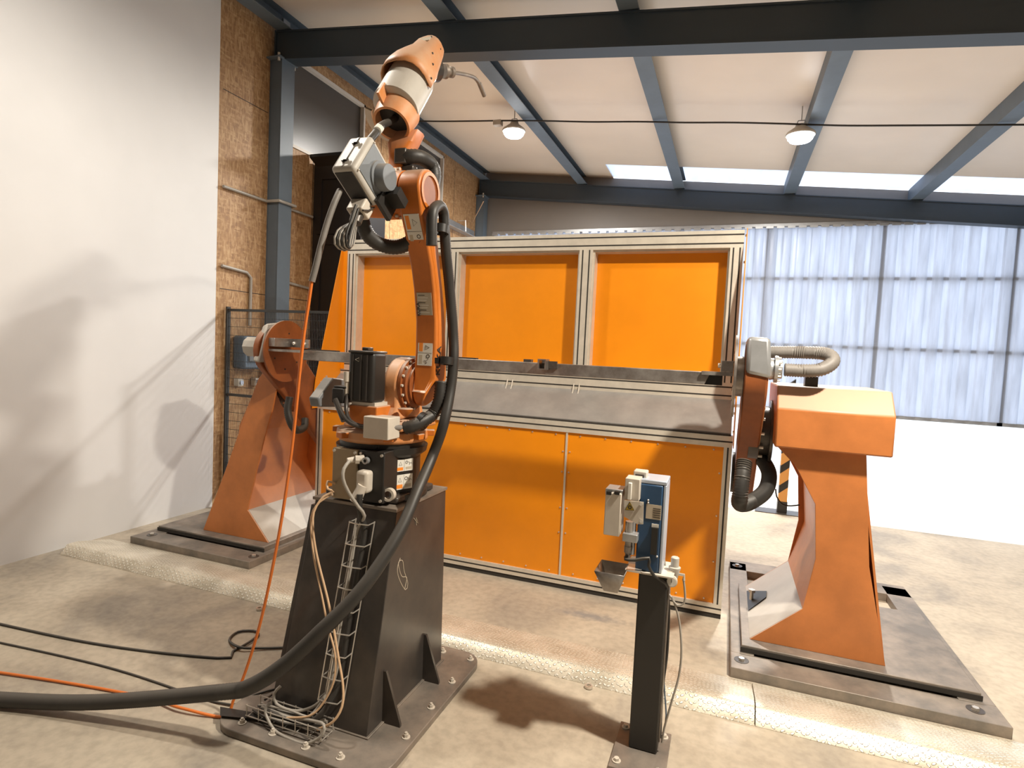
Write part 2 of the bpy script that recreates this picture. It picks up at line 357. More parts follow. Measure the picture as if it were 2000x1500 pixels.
# far wall: grey lintel over the translucent gate
LZ = 3.50
struct(MB().prism([(XW, YF, LZ), (XR, YF, LZ - .02), (XR, YF, zr(XR) + PH), (XW, YF, zr(XW) + PH)], (0, .12, 0)).build('wall_far', 'grey_wall'))
b = MB(); pts = []; x = -3.95
top = []
xs = [-3.95 + i * .019 for i in range(int(8.9 / .019))]
def corr(x): ph = (x % .19) / .19; return .03 * (1 if ph < .3 else 0 if .42 < ph < .88 else (.42 - ph) / .12 if ph < .6 else (ph - .88) / .12)
vs = []
for x in xs: y = YF + .02 + corr(x); vs += [(x, y, .85), (x, y, LZ)]
b.poly(vs, [(2 * i, 2 * i + 2, 2 * i + 3, 2 * i + 1) for i in range(len(xs) - 1)])
gate = b.build('door_1', 'polycarbonate'); struct(gate)
b = MB()
for x in (-3.95, -2.4, -.85, .42, 1.9, 3.4, 4.9): b.box((x, YF + .06, .8), (x + .06, YF + .1, LZ))
for z in (.80, 1.75, 2.72): b.box((-3.95, YF + .06, z), (4.95, YF + .1, z + .05))
b.build('gate_frame', 'galv', gate)
b = MB()
for i in range(62): b.box((-3.95 + i * .145, YF - .03, LZ - .035), (-3.95 + i * .145 + .10, YF - .004, LZ + .0))
b.box((-3.95, YF - .012, LZ - .005), (4.95, YF, LZ + .035))
b.build('door_seal', 'galv', gate)
struct(MB().box((XW, YF, 0), (-3.95, YF + .12, LZ)).build('wall_far', 'grey_wall'))
struct(MB().box((XR, YB, 0), (XR + .1, YF, zr(XR) + .25)).build('wall_right', 'grey_wall'))
struct(MB().box((XW - .1, YB - .1, 0), (XR + .1, YB, 4.7)).build('wall_back', 'grey_wall'))
# steel frame ------------------------------------------------------
def rafter(y, label):
    b = MB(); h = .26; w_ = .16
    def seg(x0, x1, za0, za1, ya, yb):  # offsets below the top line
        b.hexa([(x0, ya, zr(x0) - za1), (x1, ya, zr(x1) - za1), (x1, yb, zr(x1) - za1), (x0, yb, zr(x0) - za1), (x0, ya, zr(x0) - za0), (x1, ya, zr(x1) - za0), (x1, yb, zr(x1) - za0), (x0, yb, zr(x0) - za0)])
    seg(XW + .05, XR, 0, .014, y, y + w_); seg(XW + .05, XR, h - .014, h, y, y + w_); seg(XW + .05, XR, .014, h - .014, y + .012, y + .022)
    seg(XW + .04, XW + .055, -.0, h + .01, y - .005, y + w_ + .005)
    return tag(b.build('roof_beam', 'navy_beam', origin=(XW + .05, y, zr(XW))), label, 'beam')
rafter(4.44, 'dark blue steel roof beam crossing the near ceiling above the robot')
rafter(9.22, 'dark blue steel roof beam along the top of the far grey wall')
rafter(-.4, 'dark blue steel roof beam behind the camera position')
for x, lab in ((XW + .06, 'blue-grey roof purlin running along the top of the board wall'), (-2.44, 'blue-grey roof purlin passing just right of the left lamp'),
               (-.93, 'blue-grey roof purlin in the middle, between the two lamps'), (.60, 'blue-grey roof purlin above the right lamp'),
               (2.15, 'blue-grey roof purlin beyond the right lamp'), (3.7, 'blue-grey roof purlin nearest the right wall')):
    b = MB(); z = zr(x); wd = .15
    b.box((x, YB, z + .002), (x + wd, YF - .02, z + .010)); b.box((x, YB, z + PH - .01), (x + wd, YF - .02, z + PH - .002)); b.box((x, YB, z + .010), (x + .01, YF - .02, z + PH - .01))
    po = tag(b.build('roof_purlin', 'blue_steel', origin=(x, YB, z)), lab, 'beam', 'roof purlins')
    for y in (4.47, 9.24):
        MB().box((x + .012, y + .03, z + .012), (x + .022, y + .12, z + .14)).build('cleat', 'galv', po)
# wall columns
def column(y0, y1, x1, ztop, label):
    b = MB(); b.box((XW + .001, y0, 0), (XW + .013, y1, ztop)); b.box((x1 - .012, y0, 0), (x1, y1, ztop)); b.box((XW + .013, (y0 + y1) / 2 - .005, 0), (x1 - .012, (y0 + y1) / 2 + .005, ztop))
    b.box((XW, y0 - .05, ztop - .012), (x1 + .02, y1 + .02, ztop)); b.box((XW + .01, y0, 0), (x1 - .01, y0 + .01, ztop))
    c = tag(b.build('steel_column', 'blue_steel', origin=(XW, y0, 0)), label, 'column')
    for y in (y0 - .03, y1 + .005):
        MB().cyl((x1 - .01, y, ztop - .04), (x1 - .01, y, ztop + .03), .012, seg=8).build('bolt', 'wire', c)
column(4.43, 4.60, -4.06, 4.12, 'blue-grey steel column against the board wall, under the near roof beam')
column(9.2, 9.36, -4.05, 4.11, 'dark steel column in the far corner beside the grey wall')
# dark cabinet
t = thing('tall_cabinet', (-3.88, 5.2, 0), 'tall black cabinet standing against the board wall behind the fence', 'cabinet')
b = MB().box((-4.18, 5.06, 0), (-3.58, 5.5, 3.36)); b.build('body', 'black_cabinet', t, .004)
b = MB().prism([(-4.195, 5.0, 3.40), (-4.15, 5.06, 3.32), (-3.60, 5.06, 3.32), (-3.52, 5.0, 3.40)], (0, 0, .03)); b.build('cornice', 'black_cabinet', t)
for z0, z1 in ((.2, 1.6), (1.68, 2.55), (2.62, 3.22)):
    b = MB().box((-4.12, 5.045, z0), (-3.64, 5.06, z0 + .04)).box((-4.12, 5.045, z1 - .04), (-3.64, 5.06, z1)).box((-4.12, 5.045, z0 + .04), (-4.07, 5.06, z1 - .04)).box((-3.69, 5.045, z0 + .04), (-3.64, 5.06, z1 - .04))
    b.build('door', 'black_cabinet', t)
# conduits and wall fittings
def pipe(name, pts, r, m_, label, cat, straight=True): return tag(MB().tube(pts, r, 8, straight=straight).build(name, m_, origin=pts[0]), label, cat)
x = XW + .02
pipe('conduit', [(x, 3.9, 2.80), (x, 4.40, 2.80), (-4.03, 4.40, 2.80), (-4.03, 4.62, 2.80), (x, 4.64, 2.80), (x, 5.05, 2.80)], .014, 'grey_cable', 'long grey conduit high on the board wall, passing over the column', 'pipe')
pipe('conduit', [(x, 3.9, 2.12), (x, 4.18, 2.10), (x, 4.23, 2.06), (x, 4.23, 1.62)], .014, 'grey_cable', 'grey conduit bending down on the board wall left of the column', 'pipe')
pipe('conduit', [(x, 4.64, 2.08), (x, 5.05, 2.05)], .014, 'grey_cable', 'short grey conduit on the board wall between column and black cabinet', 'pipe')
b = MB().box((XW + .002, 4.05, 1.22), (XW + .14, 4.34, 1.52)); wb = tag(b.build('wall_box', 'plastic_blue', bevel=.02, origin=(XW, 4.2, 1.2)), 'blue-grey plastic box hanging on the board wall behind the fence', 'box')
MB().box((XW + .1401, 4.10, 1.29), (XW + .155, 4.30, 1.47)).build('lid', 'case_bluegrey', wb, .008)
for y, lab in ((4.07, 'white socket box on the board wall, nearer the left end of the fence'), (4.27, 'white socket box on the board wall beside the column behind the fence')):
    so = tag(MB().box((XW + .002, y, 1.06), (XW + .06, y + .06, 1.13)).build('socket_box', 'label_white', bevel=.006, origin=(XW, y, 1.06)), lab, 'socket')
    MB().cyl((XW + .06, y + .03, 1.095), (XW + .075, y + .03, 1.095), .02, seg=14).build('socket', 'light_blue', so)
t = thing('cable_tray', (XW + .05, 7.0, 3.44), 'grey steel cable tray on the board wall above the partition, left of the far corner', 'tray')
MB().box((XW + .004, 7.95, 3.36), (XW + .012, 9.15, 3.50)).box((XW + .012, 7.95, 3.36), (XW + .12, 9.15, 3.37)).build('channel', 'galv', t)
MB().tube([(XW + .02, 8.5, 3.53), (XW + .15, 8.5, 3.53), (XW + .16, 8.5, 3.36)], .008, 6, straight=True).build('strap', 'wire', t)
pipe('ceiling_cord', [(-3.6, 8.15, 3.72), (XW + .03, 9.0, 3.60)], .006, 'tan_cable', 'thin beige cord slanting across the board wall near the far corner', 'cord')
# lamps on the ceiling
LROW = 6.6
cord = [(-4.15, LROW - .05, zr(-4.15) - .02)] + [(-4.1 + i * .5, LROW - .05 + random.uniform(-.02, .02), zr(-4.1 + i * .5) - .02 + random.uniform(-.008, .008)) for i in range(19)]
pipe('lamp_cable', cord, .009, 'black', 'dark cable strung under the purlins feeding the ceiling lamps', 'cable', False)
def lamp(i, label):
    x, y, z, wt, colr, r = LAMPS[i]
    t = thing('high_bay_lamp', (x, y, z), label, 'lamp', 'round high bay ceiling lamps')
    zt_ = zr(x) - z
    MB().lathe((x, y, z), (0, 0, 1), [(.0, r + .015), (.015, r + .02), (.03, r + .01), (.06, r * .75), (.09, .05), (.11, .04)], 28).build('housing', 'case_grey', t)
    MB().tube([(x - .05, y, z + .09), (x - .03, y, z + .15), (x + .03, y, z + .15), (x + .05, y, z + .09)], .006, 6, straight=True).build('bracket', 'galv', t)
    MB().cyl((x, y, z + .15), (x, y, zr(x) + PH), .005, seg=6).build('hanger', 'galv', t)
    MB().lathe((x, y, z), (0, 0, -1), [(.0, r), (.03, r * .98), (.055, r * .8), (.07, r * .45), (.074, .01)], 28).build('lens', 'lamp_glass', t)
    ld = bpy.data.lights.new('lamp_light', 'AREA'); ld.shape = 'DISK'; ld.size = r * 2; ld.energy = wt; ld.color = colr
    ld.spread = math.pi
    lo = bpy.data.objects.new('lamp_light', ld); COL.objects.link(lo); lo.parent = t; lo.location = (0, 0, -.09)
lamp(0, 'round ceiling lamp behind the camera on the right'); lamp(1, 'round ceiling lamp behind the camera on the left')
lamp(2, 'round glowing ceiling lamp, the left one of the pair in view'); lamp(3, 'round glowing ceiling lamp at the right edge of view')
b = MB().box((-2.80, LROW - .09, zr(-2.7) - .07), (-2.70, LROW - .01, zr(-2.7) - .01)); tag(b.build('junction_box', 'case_grey', bevel=.005, origin=(-2.75, LROW, 4.2)), 'small grey junction box on the lamp cable beside the left lamp', 'box')
# ================================================================== FENCE
FY = 3.97
t = thing('mesh_fence', (-3.7, FY, 0), 'black wire mesh safety fence in front of the board wall', 'fence')
b = MB(); x0, x1 = -4.16, -3.02
zs = [.226, .993, 1.742]
for i in range(int((x1 - x0) / .0165)): b.box((x0 + i * .0165, FY - .001, zs[0]), (x0 + i * .0165 + .0025, FY + .001, zs[2]))
z = zs[0]
while z < zs[2]: b.box((x0, FY - .003, z), (x1, FY - .001, z + .0035)); z += .076
b.build('wire_mesh', 'fence_paint', t)
for z in zs: MB().box((x0, FY - .012, z - .011), (x1, FY + .012, z + .011)).build('rail', 'fence_paint', t)
for x, wd in ((x0 - .018, .016), (x1, .04)): MB().box((x, FY - .02, 0), (x + wd, FY + .02, 1.77)).build('post', 'fence_paint', t)

# ================================================================== FLOOR PLATES
def ramp(x0, x1, label):
    P = [(x0, 2.545, .002), (x0, 2.588, .052), (x0, 2.605, .057), (x0, 2.66, .056), (x0, 2.885, .004), (x0, 2.885, .0)]
    P.append((x0, 2.545, 0))
    return tag(MB().prism(P, (x1 - x0, 0, 0)).build('checker_plate_ramp', 'checker_plate', origin=(x0, 2.7, 0)), label, 'ramp', 'checker plate ramps over the floor duct')
ramp(-4.1, -1.765, 'checker plate ramp across the floor left of the robot pedestal')
ramp(-1.76, .198, 'long checker plate ramp between the robot pedestal and the torch cleaner')
ramp(.203, 2.6, 'checker plate ramp on the right in front of the right positioner')
for p, lab in ((PZ(1150, 1340, .01), 'small steel eye on the floor at the ramp edge, left of the cleaner post'), (PZ(507, 1188, .01), 'small steel eye on the floor at the ramp edge, left of the pedestal')):
    tag(MB().ring(p, (0, 0, 1), .010, .018, -.006, .004, 16).box((p.x - .004, p.y + .01, p.z - .005), (p.x + .004, p.y + .05, p.z + .003)).build('steel_eye', 'wire', origin=p), lab, 'eye')

# ================================================================== PARTITION
t = thing('welding_screen', (-1.4, 3.6, 0), 'large orange partition screen with aluminium profile frame behind the robot', 'screen')
def profile(p0, p1, wdt, dep, face, name='profile', ng=None):
    """aluminium extrusion from p0 to p1 (vertical or along X), width across, depth in Y starting at front face y"""
    b = MB(); (xa, za), (xb, zb) = p0, p1; y0, y1 = face, face + dep
    b.m('aluminium').box((xa, y0, za), (xb, y1, zb)); b.m('groove')
    horiz = abs(xb - xa) > abs(zb - za); n = ng or max(1, round(wdt / .042))
    for k in range(n):
        c = (k + .5) / n; g = .0045
        if horiz: zc = za + (zb - za) * c; b.box((xa, y0 - .0006, zc - g), (xb, y0 + .002, zc + g))
        else: xc = xa + (xb - xa) * c; b.box((xc - g, y0 - .0006, za), (xc + g, y0 + .002, zb))
    return b.build(name, None, t)
UY = 3.81; LYF = 3.53; XA, XB = -2.83, .045
# upper frame
profile((XA, 2.185), (XB, 2.29), .084, .08, UY - .02)
profile((XA, 1.26), (XB, 1.365), .084, .08, UY - .02)
ups = [(XA + .036, XA + .105), (-1.93, -1.85), (-.965, -.875), (XB - .075, XB)]
for a, c in ups: profile((a, 1.365), (c, 2.185), .08, .08, UY - .02)
for (a, c) in ((ups[0][1], ups[1][0]), (ups[1][1], ups[2][0]), (ups[2][1], ups[3][0])):
    MB().box((a, UY + .085, 1.365), (c, UY + .091, 2.185)).build('upper_panel', 'orange_panel', t)
    b = MB().box((a, UY, 1.365), (a + .012, UY + .085, 2.185)).box((c - .012, UY, 1.365), (c, UY + .085, 2.185)).box((a + .012, UY, 2.173), (c - .012, UY + .085, 2.185))
    b.build('panel_strip', 'aluminium', t)
# sloping sheet
b = MB().prism([(XA, UY - .022, 1.262), (XA, LYF + .03, 1.085), (XA, LYF + .03, 1.080), (XA, UY - .022, 1.255)], (XB - XA, 0, 0)); b.build('sloping_sheet', 'sheet_steel', t)
b = MB(); b.box((XA, LYF + .006, 1.070), (XB, LYF + .05, 1.080))
b.build('rubber_strip', 'groove', t)
# lower frame
profile((XA, 1.005), (XB + .01, 1.07), .06, .06, LYF, ng=1)
profile((XA, .03), (XB + .01, .085), .05, .06, LYF, ng=1)
for a, c in ((XA, XA + .045), (XB - .035, XB + .01)): profile((a, .085), (c, 1.005), .045, .06, LYF)
MB().box((XA, LYF + .005, .0), (XB + .01, LYF + .05, .03)).build('rubber_skirt', 'groove', t)
MX = PY(1099, 1000, LYF).x
for a, c in ((XA + .045, MX - .006), (MX + .006, XB - .035)):
    MB().box((a, LYF + .012, .085), (c, LYF + .016, 1.005)).build('lower_panel', 'orange_panel', t)
MB().box((MX - .006, LYF + .004, .085), (MX + .006, LYF + .0165, 1.005)).build('joint_strip', 'aluminium', t)
def screw(p, n=(0, -1, 0), r=.006, parent=t, m_='wire'): MB().cyl(p, V(p) + V(n) * .006, r, r * .6, 8).build('screw', m_, parent)
for z in (.985, .105):
    x = XA + .1
    while x < XB - .06:
        screw((x, LYF + .012, z)); x += .158
for z in (.36, .52, .75, .88):
    for dx in (-.022, .022): screw((MX + dx, LYF + .012, z))
for z in (.33, .6, .85): screw((XB - .05, LYF + .012, z))
# gusset side plates
gy = PX(617, 742, XA)
MB().box((XA, UY - .024, 1.30), (XA + .034, UY - .018, 2.285)).build('edge_flange', 'orange_panel', t)
for xs_, s in ((XA - .006, -1), (XB + .012, 1)):
    P = [(xs_, UY + .03, 2.30), (xs_, UY - .02, 2.30), (xs_, gy.y, gy.z), (xs_, gy.y - .03, 1.01), (xs_, UY + .03, 1.01)]
    g = MB().prism(P, (.005, 0, 0)).build('side_gusset', 'orange_panel', t)
    for y, z in ((UY, 2.26), (UY, 2.1), (UY, 1.34), (UY, 1.28), (3.62, 1.24), (3.56, 1.2), (3.50, 1.1)):
        MB().cyl((xs_ + (.006 if s < 0 else 0), y, z), (xs_ + (.013 if s < 0 else -.007), y, z), .008, seg=8).build('bolt', 'wire', g)
for px, py in ((995, 755), (1125, 764)):
    p = PY(px, py, UY - .03); b = MB()
    b.prism([(p.x - .022, UY - .022, p.z + .05), (p.x - .022, UY - .07, p.z - .045), (p.x - .022, UY - .022, p.z - .045)], (.006, 0, 0))
    b.prism([(p.x + .016, UY - .022, p.z + .05), (p.x + .016, UY - .07, p.z - .045), (p.x + .016, UY - .022, p.z - .045)], (.006, 0, 0))
    b.box((p.x - .016, UY - .07, p.z - .045), (p.x + .016, UY - .022, p.z - .038)); b.build('angle_bracket', 'connector_grey', t)

# ================================================================== POSITIONERS
ZT = 1.425; YT = 3.12; YM = 3.42; ZM = 1.13
def positioner(side, label):
    """side -1 left, +1 right; xd = face of the turning disc"""
    s = side; xd = -2.76 if s < 0 else .03
    o = (xd + s * .4, 3.5, 0); t = thing('welding_positioner', o, label, 'positioner', 'pair of orange welding positioners')
    fx = -2.92 if s < 0 else .195      # foot corner
    X = lambda d: fx + s * d           # d outward from the partition side
    yf, yb = 3.16, 3.90
    # base frame
    b = MB(); z1 = .05
    a0, a1 = X(-.09), X(1.0)
    b.box((a0, 2.90 if s > 0 else 2.9, 0), (a1, yf - .10, z1)); b.box((X(-.09), yf - .10, 0), (X(.02), 4.45, z1)); b.box((a1, yf - .10, 0), (X(.86), 4.45, z1)); b.box((X(-.09), 4.3, 0), (a1, 4.5, z1))
    b.build('base_frame', 'plate_steel', t, .003)
    b = MB().box((X(-.04), yf - .08, z1), (X(.95), yb + .05, z1 + .035)); b.build('foot_plate', 'plate_steel', t, .003)
    b = MB().box((X(-.045), yf - .085, .052), (X(.955), yf - .079, .075)); b.build('foot_gap', 'groove', t)
    for dx, y in ((-.04, 2.99), (-.04, 4.38), (.9, 2.99)):
        MB().ring((X(dx), y, z1), (0, 0, 1), .016, .034, -.001, .002, 20).build('anchor_ring', 'dark_steel', t); MB().cyl((X(dx), y, z1), (X(dx), y, z1 + .012), .014, seg=6).build('anchor_bolt', 'wire', t)
    # column: front and rear cheek plates joined by an inner web and sloping foot
    prof = [(0, .085), (.19, .29), (.06, .80), (-.01, 1.02), (-.06, 1.25), (.02, 1.34), (.12, 1.22), (.40, .55), (.60, .085)]
    kn = .23 if s > 0 else .19
    if s > 0: prof = [(0, .085), (.23, .29), (.27, .55), (.25, .82), (.15, 1.0), (.06, 1.089), (.45, 1.089), (.50, .55), (.60, .085)]
    pts = lambda y: [(X(d), y, z) for d, z in prof]
    MB().prism(pts(yf), (0, .012, 0)).build('cheek_plate', 'positioner_orange', t, .002)
    MB().prism(pts(yb), (0, .012, 0)).build('cheek_plate', 'positioner_orange', t, .002)
    inner = [(.0, .085), (.19, .29), (.19, .30), (.26, .6), (.22, .95), (.16, 1.2), (.14, 1.2), (.38, .55), (.58, .085)]
    b = MB()
    b.prism([(X(.0), yf + .012, .086), (X(kn), yf + .012, .29), (X(kn + .01), yf + .012, .28), (X(.02), yf + .012, .086)], (0, yb - yf - .012, 0)); b.build('foot_slope', 'case_grey', t)
    if s > 0:
        fp_ = lambda y, q, up=.003: V((X(kn * q) - s * up, y, .086 + .204 * q + up))
        MB().prism([fp_(3.80, .03), fp_(3.62, .45), fp_(3.54, .42), fp_(3.50, .03)], (-.0015, 0, .0015)).build('access_hole', 'black', t)
        c_ = fp_(3.62, .12, .006); MB().cyl(c_, c_ + V((0, 0, .045)), .011, seg=10).cyl(c_ + V((0, 0, .045)), c_ + V((0, 0, .06)), .02, seg=6).build('levelling_bolt', 'wire', t)
    tz = 1.22 if s < 0 else 1.085
    b = MB().prism([(X(kn), yf + .012, .29), (X(.30), yf + .012, .55), (X(.27), yf + .012, .88), (X(.10), yf + .012, tz), (X(.12), yf + .012, tz), (X(.29), yf + .012, .88), (X(.32), yf + .012, .55), (X(kn + .01), yf + .012, .28)], (0, yb - yf - .012, 0)); b.build('column_web', 'positioner_orange', t)
    b = MB().prism([(X(.12 if s < 0 else .44), yf + .012, tz), (X(.60), yf + .012, .085), (X(.59), yf + .012, .085), (X(.11 if s < 0 else .43), yf + .012, tz)], (0, yb - yf - .012, 0)); b.build('outer_web', 'positioner_orange', t)
    # gearbox head + main bearing
    hx = X(.05) if s > 0 else X(.06)
    if s > 0:
        b = MB(); zz = [(1.09, 0), (1.39, 0)]
        b.prism([(X(.045), 3.10, 1.09), (X(.045), 3.10, 1.28), (X(.045), 3.20, 1.39), (X(.045), 3.70, 1.39), (X(.045), 3.70, 1.09)], (.50, 0, 0)); b.build('head_cover', 'positioner_orange', t, .008)
        MB().box((X(.18), 3.3, 1.39), (X(.24), 3.36, 1.44)).build('lifting_eye', 'dark_steel', t)
    MB().lathe((xd + s * .10, YM, ZM), (s, 0, 0), [(0, .16), (.05, .16), (.05, .13), (.10, .13), (.10, .17), (X(.05) * s - (xd + s * .10) * s, .17)] if s > 0 else [(0, .13), (.06, .13), (.10, .15)], 32).build('main_bearing', 'dark_steel', t)
    for k in range(12):
        a = k * math.pi / 6; p = (xd + s * .152, YM + .148 * math.cos(a), ZM + .148 * math.sin(a)); MB().cyl(p, (p[0] + s * .02, p[1], p[2]), .008, seg=8).build('bearing_bolt', 'wire', t)
    # rotating arm carrying a turning disc at each end
    YL, ZL = 2 * YM - YT, 2 * ZM - ZT
    d = V((0, YL - YT, ZL - ZT)).normalized(); n = V((0, -d.z, d.y))
    c0, c1 = V((0, YT, ZT)), V((0, YL, ZL)); L = (c1 - c0).length
    def outline(r0, r1, rm):
        P = []
        for k in range(17): a = math.pi * k / 16; P.append(c0 - d * (r0 * math.sin(a)) + n * (r0 * math.cos(a)))
        P.append((c0 + c1) / 2 - n * rm)
        for k in range(17): a = math.pi * k / 16; P.append(c1 + d * (r1 * math.sin(a)) - n * (r1 * math.cos(a)))
        P.append((c0 + c1) / 2 + n * rm); return P
    P = [V((xd + s * (.048 if s > 0 else .088), p.y, p.z)) for p in (outline(.165, .165, .15) if s < 0 else outline(.165, .15, .15))]
    b = MB().prism(P, (s * (.045 if s < 0 else .10), 0, 0)); arm = b.build('swing_arm', 'arm_brown', t, .006)
    if s < 0: MB().prism([V((xd - .13, p.y, p.z)) for p in outline(.13, .13, .12)], (-.03, 0, 0)).build('arm_rib', 'arm_brown', arm, .02)
    else: MB().prism([V((xd + .1485, p.y, p.z)) for p in outline(.14, .13, .13)], (.006, 0, 0)).build('arm_edge', 'dusty_orange', arm, .003)
    MB().lathe((xd + s * (.032 if s > 0 else .076), YL, ZL), (s, 0, 0), [(0, .12), (.014, .12)], 32).build('spindle_flange', 'black', arm)
    for (yy, zz) in ((YT, ZT),):
        MB().lathe((xd, yy, zz), (s, 0, 0), [(0, .205), (.012, .205), (.012, .10), (.046 if s > 0 else .09, .10)], 40).build('turning_disc', 'bare_steel' if s > 0 else 'arm_brown', arm)
        for k in range(6):
            a = k * math.pi / 3 + .4; MB().cyl((xd + .0005 * s, yy + .12 * math.cos(a), zz + .12 * math.sin(a)), (xd - s * .002, yy + .12 * math.cos(a), zz + .12 * math.sin(a)), .006, seg=8).build('tapped_hole', 'ink', arm)
    # motor housing with bright cover
    b = MB()
    if s > 0:
        b.m('galv').hexa([(xd + .052, YT - .178, ZT + .02), (xd + .165, YT - .178, ZT - .0), (xd + .165, YT + .14, ZT - .0), (xd + .052, YT + .14, ZT + .02), (xd + .052, YT - .17, ZT + .195), (xd + .15, YT - .17, ZT + .19), (xd + .15, YT + .13, ZT + .19), (xd + .052, YT + .13, ZT + .195)])
        b.build('motor_cover', None, arm, .018)
        hx = xd + .165
        MB().lathe((hx, YT, ZT + .045), (1, 0, 0), [(0, .055), (.02, .05), (.02, .066), (.035, .066), (.035, .045), (.055, .045)], 24).build('flange', 'galv', arm)
        for k in range(10):
            a = k * math.pi / 5; MB().cyl((hx + .03, YT + .057 * math.cos(a), ZT + .045 + .057 * math.sin(a)), (hx + .048, YT + .057 * math.cos(a), ZT + .045 + .057 * math.sin(a)), .006, seg=6).build('flange_bolt', 'wire', arm)
    else:
        b.m('case_grey').hexa([(xd - .08, YT - .17, ZT - .08), (xd - .08, YT + .05, ZT - .08), (xd - .13, YT + .05, ZT - .07), (xd - .13, YT - .17, ZT - .07), (xd - .08, YT - .10, ZT + .18), (xd - .08, YT + .05, ZT + .20), (xd - .12, YT + .05, ZT + .18), (xd - .12, YT - .10, ZT + .16)])
        b.build('motor_cover', None, arm, .012)
        MB().lathe((xd - .13, YT - .04, ZT + .02), (-1, 0, 0), [(0, .07), (.15, .068), (.17, .045)], 10, smooth=False).build('motor', 'case_grey', arm)
        MB().cyl((xd - .16, YM, ZM + .0), (xd - .30, YM, ZM - .02), .07, .055).build('gearbox', 'black', t)
    return t, arm, X
tr, armr, XRt = positioner(1, 'orange welding positioner on the right, holding the right end of the steel beam')
tl, arml, XLt = positioner(-1, 'orange welding positioner on the left, holding the left end of the steel beam')
# clamps on the discs (parts of the arms)
b = MB(); p = PY(545, 660, 3.0)
xa = -2.76
b.box((xa + .002, YT - .17, ZT + .03), (xa + .05, YT + .02, ZT + .085)); b.build('clamp_block', 'bare_steel', arml, .002)
MB().box((xa + .002, YT - .17, ZT - .0), (xa + .26, YT + .03, ZT + .014)).build('clamp_plate', 'bare_steel', arml)
b = MB().box((xa + .05, YT - .02, ZT + .03), (xa + .19, YT - .005, ZT + .085)); b.build('clamp_bar', 'bare_steel', arml)
for x in (xa + .075, xa + .16): MB().ball((x, YT - .024, ZT + .055), .012).build('clamp_bolt', 'wire', arml)
xa = .03
MB().box((xa - .002, YT - .05, ZT + .02), (xa - .06, YT + .03, ZT + .075)).build('clamp_block', 'bare_steel', armr, .002)
MB().box((xa - .002, YT - .05, ZT - .0), (xa - .15, YT + .03, ZT + .018)).build('clamp_plate', 'bare_steel', armr)
MB().cyl((xa - .06, YT - .02, ZT + .05), (xa - .075, YT - .02, ZT + .05), .012, seg=8).build('clamp_bolt', 'wire', armr)
# hoses of the right positioner
def hose(name, pts, r, m_, label, corr=.07, pitch=.011, seg=16, cat='hose', group=None):
    return tag(MB().tube(pts, r, seg, corr=corr, pitch=pitch).build(name, m_, origin=pts[0]), label, cat, group)
hz = ZT + .045
hose('corrugated_hose', [(.26, YT, hz), (.34, YT, hz + .0), (.42, YT + .0, hz + .01), (.47, YT + .03, hz + .05), (.45, YT + .08, hz + .085), (.36, YT + .12, hz + .09), (.20, YT + .15, hz + .085)], .031, 'grey_rubber', 'grey corrugated hose looping out of the top of the right positioner')
hose('corrugated_hose', [(.105, 3.02, 1.02), (.10, 2.98, .95), (.095, 2.96, .86), (.10, 2.99, .815), (.15, 3.08, .81), (.22, 3.2, .85), (.24, 3.32, .92), (.20, 3.42, .98), (.14, 3.46, 1.0)], .036, 'black_rubber', 'black corrugated hose looping below the arm of the right positioner')
pipe('thin_cable', [PY(1515, 955, 3.6), PY(1517, 970, 3.6), PY(1528, 985, 3.6), PY(1545, 988, 3.6), PY(1562, 986, 3.6)], .004, 'black', 'thin black cable drooping behind the right positioner', 'cable', False)
hose('corrugated_hose', [PX(566, 775, -2.70), PX(562, 800, -2.70), PX(568, 826, -2.68), PX(580, 840, -2.68), PX(594, 834, -2.68), PX(596, 818, -2.70)], .024, 'black_rubber', 'short black corrugated hose below the arm of the left positioner')
# workpiece
xl, xr_ = -2.62, -.075
wz0, wz1 = 1.375, 1.440
t = thing('steel_beam', (-1.35, YT, wz0), 'long bare steel box section clamped between the two positioners', 'beam')
b = MB(); b.hexa([(xl, YT - .03, wz0), (xr_ - .03, YT - .03, wz0), (xr_ - .03, YT + .035, wz0), (xl, YT + .035, wz0), (xl, YT - .03, wz1), (xr_, YT - .03, wz1), (xr_, YT + .035, wz1), (xl, YT + .035, wz1)])
b.build('box_section', 'bare_steel', t, .003)
MB().box((xr_ - .03, YT - .02, wz0 + .0), (xr_ + .055, YT + .035, wz1 - .008)).build('end_block', 'black', t)
for a, c in ((-2.62, -2.36), (-1.62, -1.38)): MB().box((a, YT - .01, wz1), (c, YT + .03, wz1 + .008)).build('top_strip', 'dark_steel', t)
for px in (1031, 1060):
    p = PY(px, 700, YT); MB().box((p.x - .022, YT - .01, wz1), (p.x + .022, YT + .03, wz1 + .016)).build('lug', 'dark_steel', t)
p = PY(1060, 712, YT - .08)
b = MB().m('bare_steel'); x, z = p.x, p.z
b.box((x - .024, YT - .10, z - .028), (x - .018, YT - .03, z + .03)); b.box((x + .016, YT - .10, z - .028), (x + .022, YT - .03, z + .03)); b.box((x - .018, YT - .10, z + .024), (x + .016, YT - .03, z + .03)); b.box((x - .018, YT - .10, z - .028), (x + .016, YT - .03, z - .022))
b.build('stub_tube', None, t)
MB().box((x + .023, YT - .045, z - .02), (x + .07, YT - .03, z + .02)).build('lug', 'dark_steel', t)

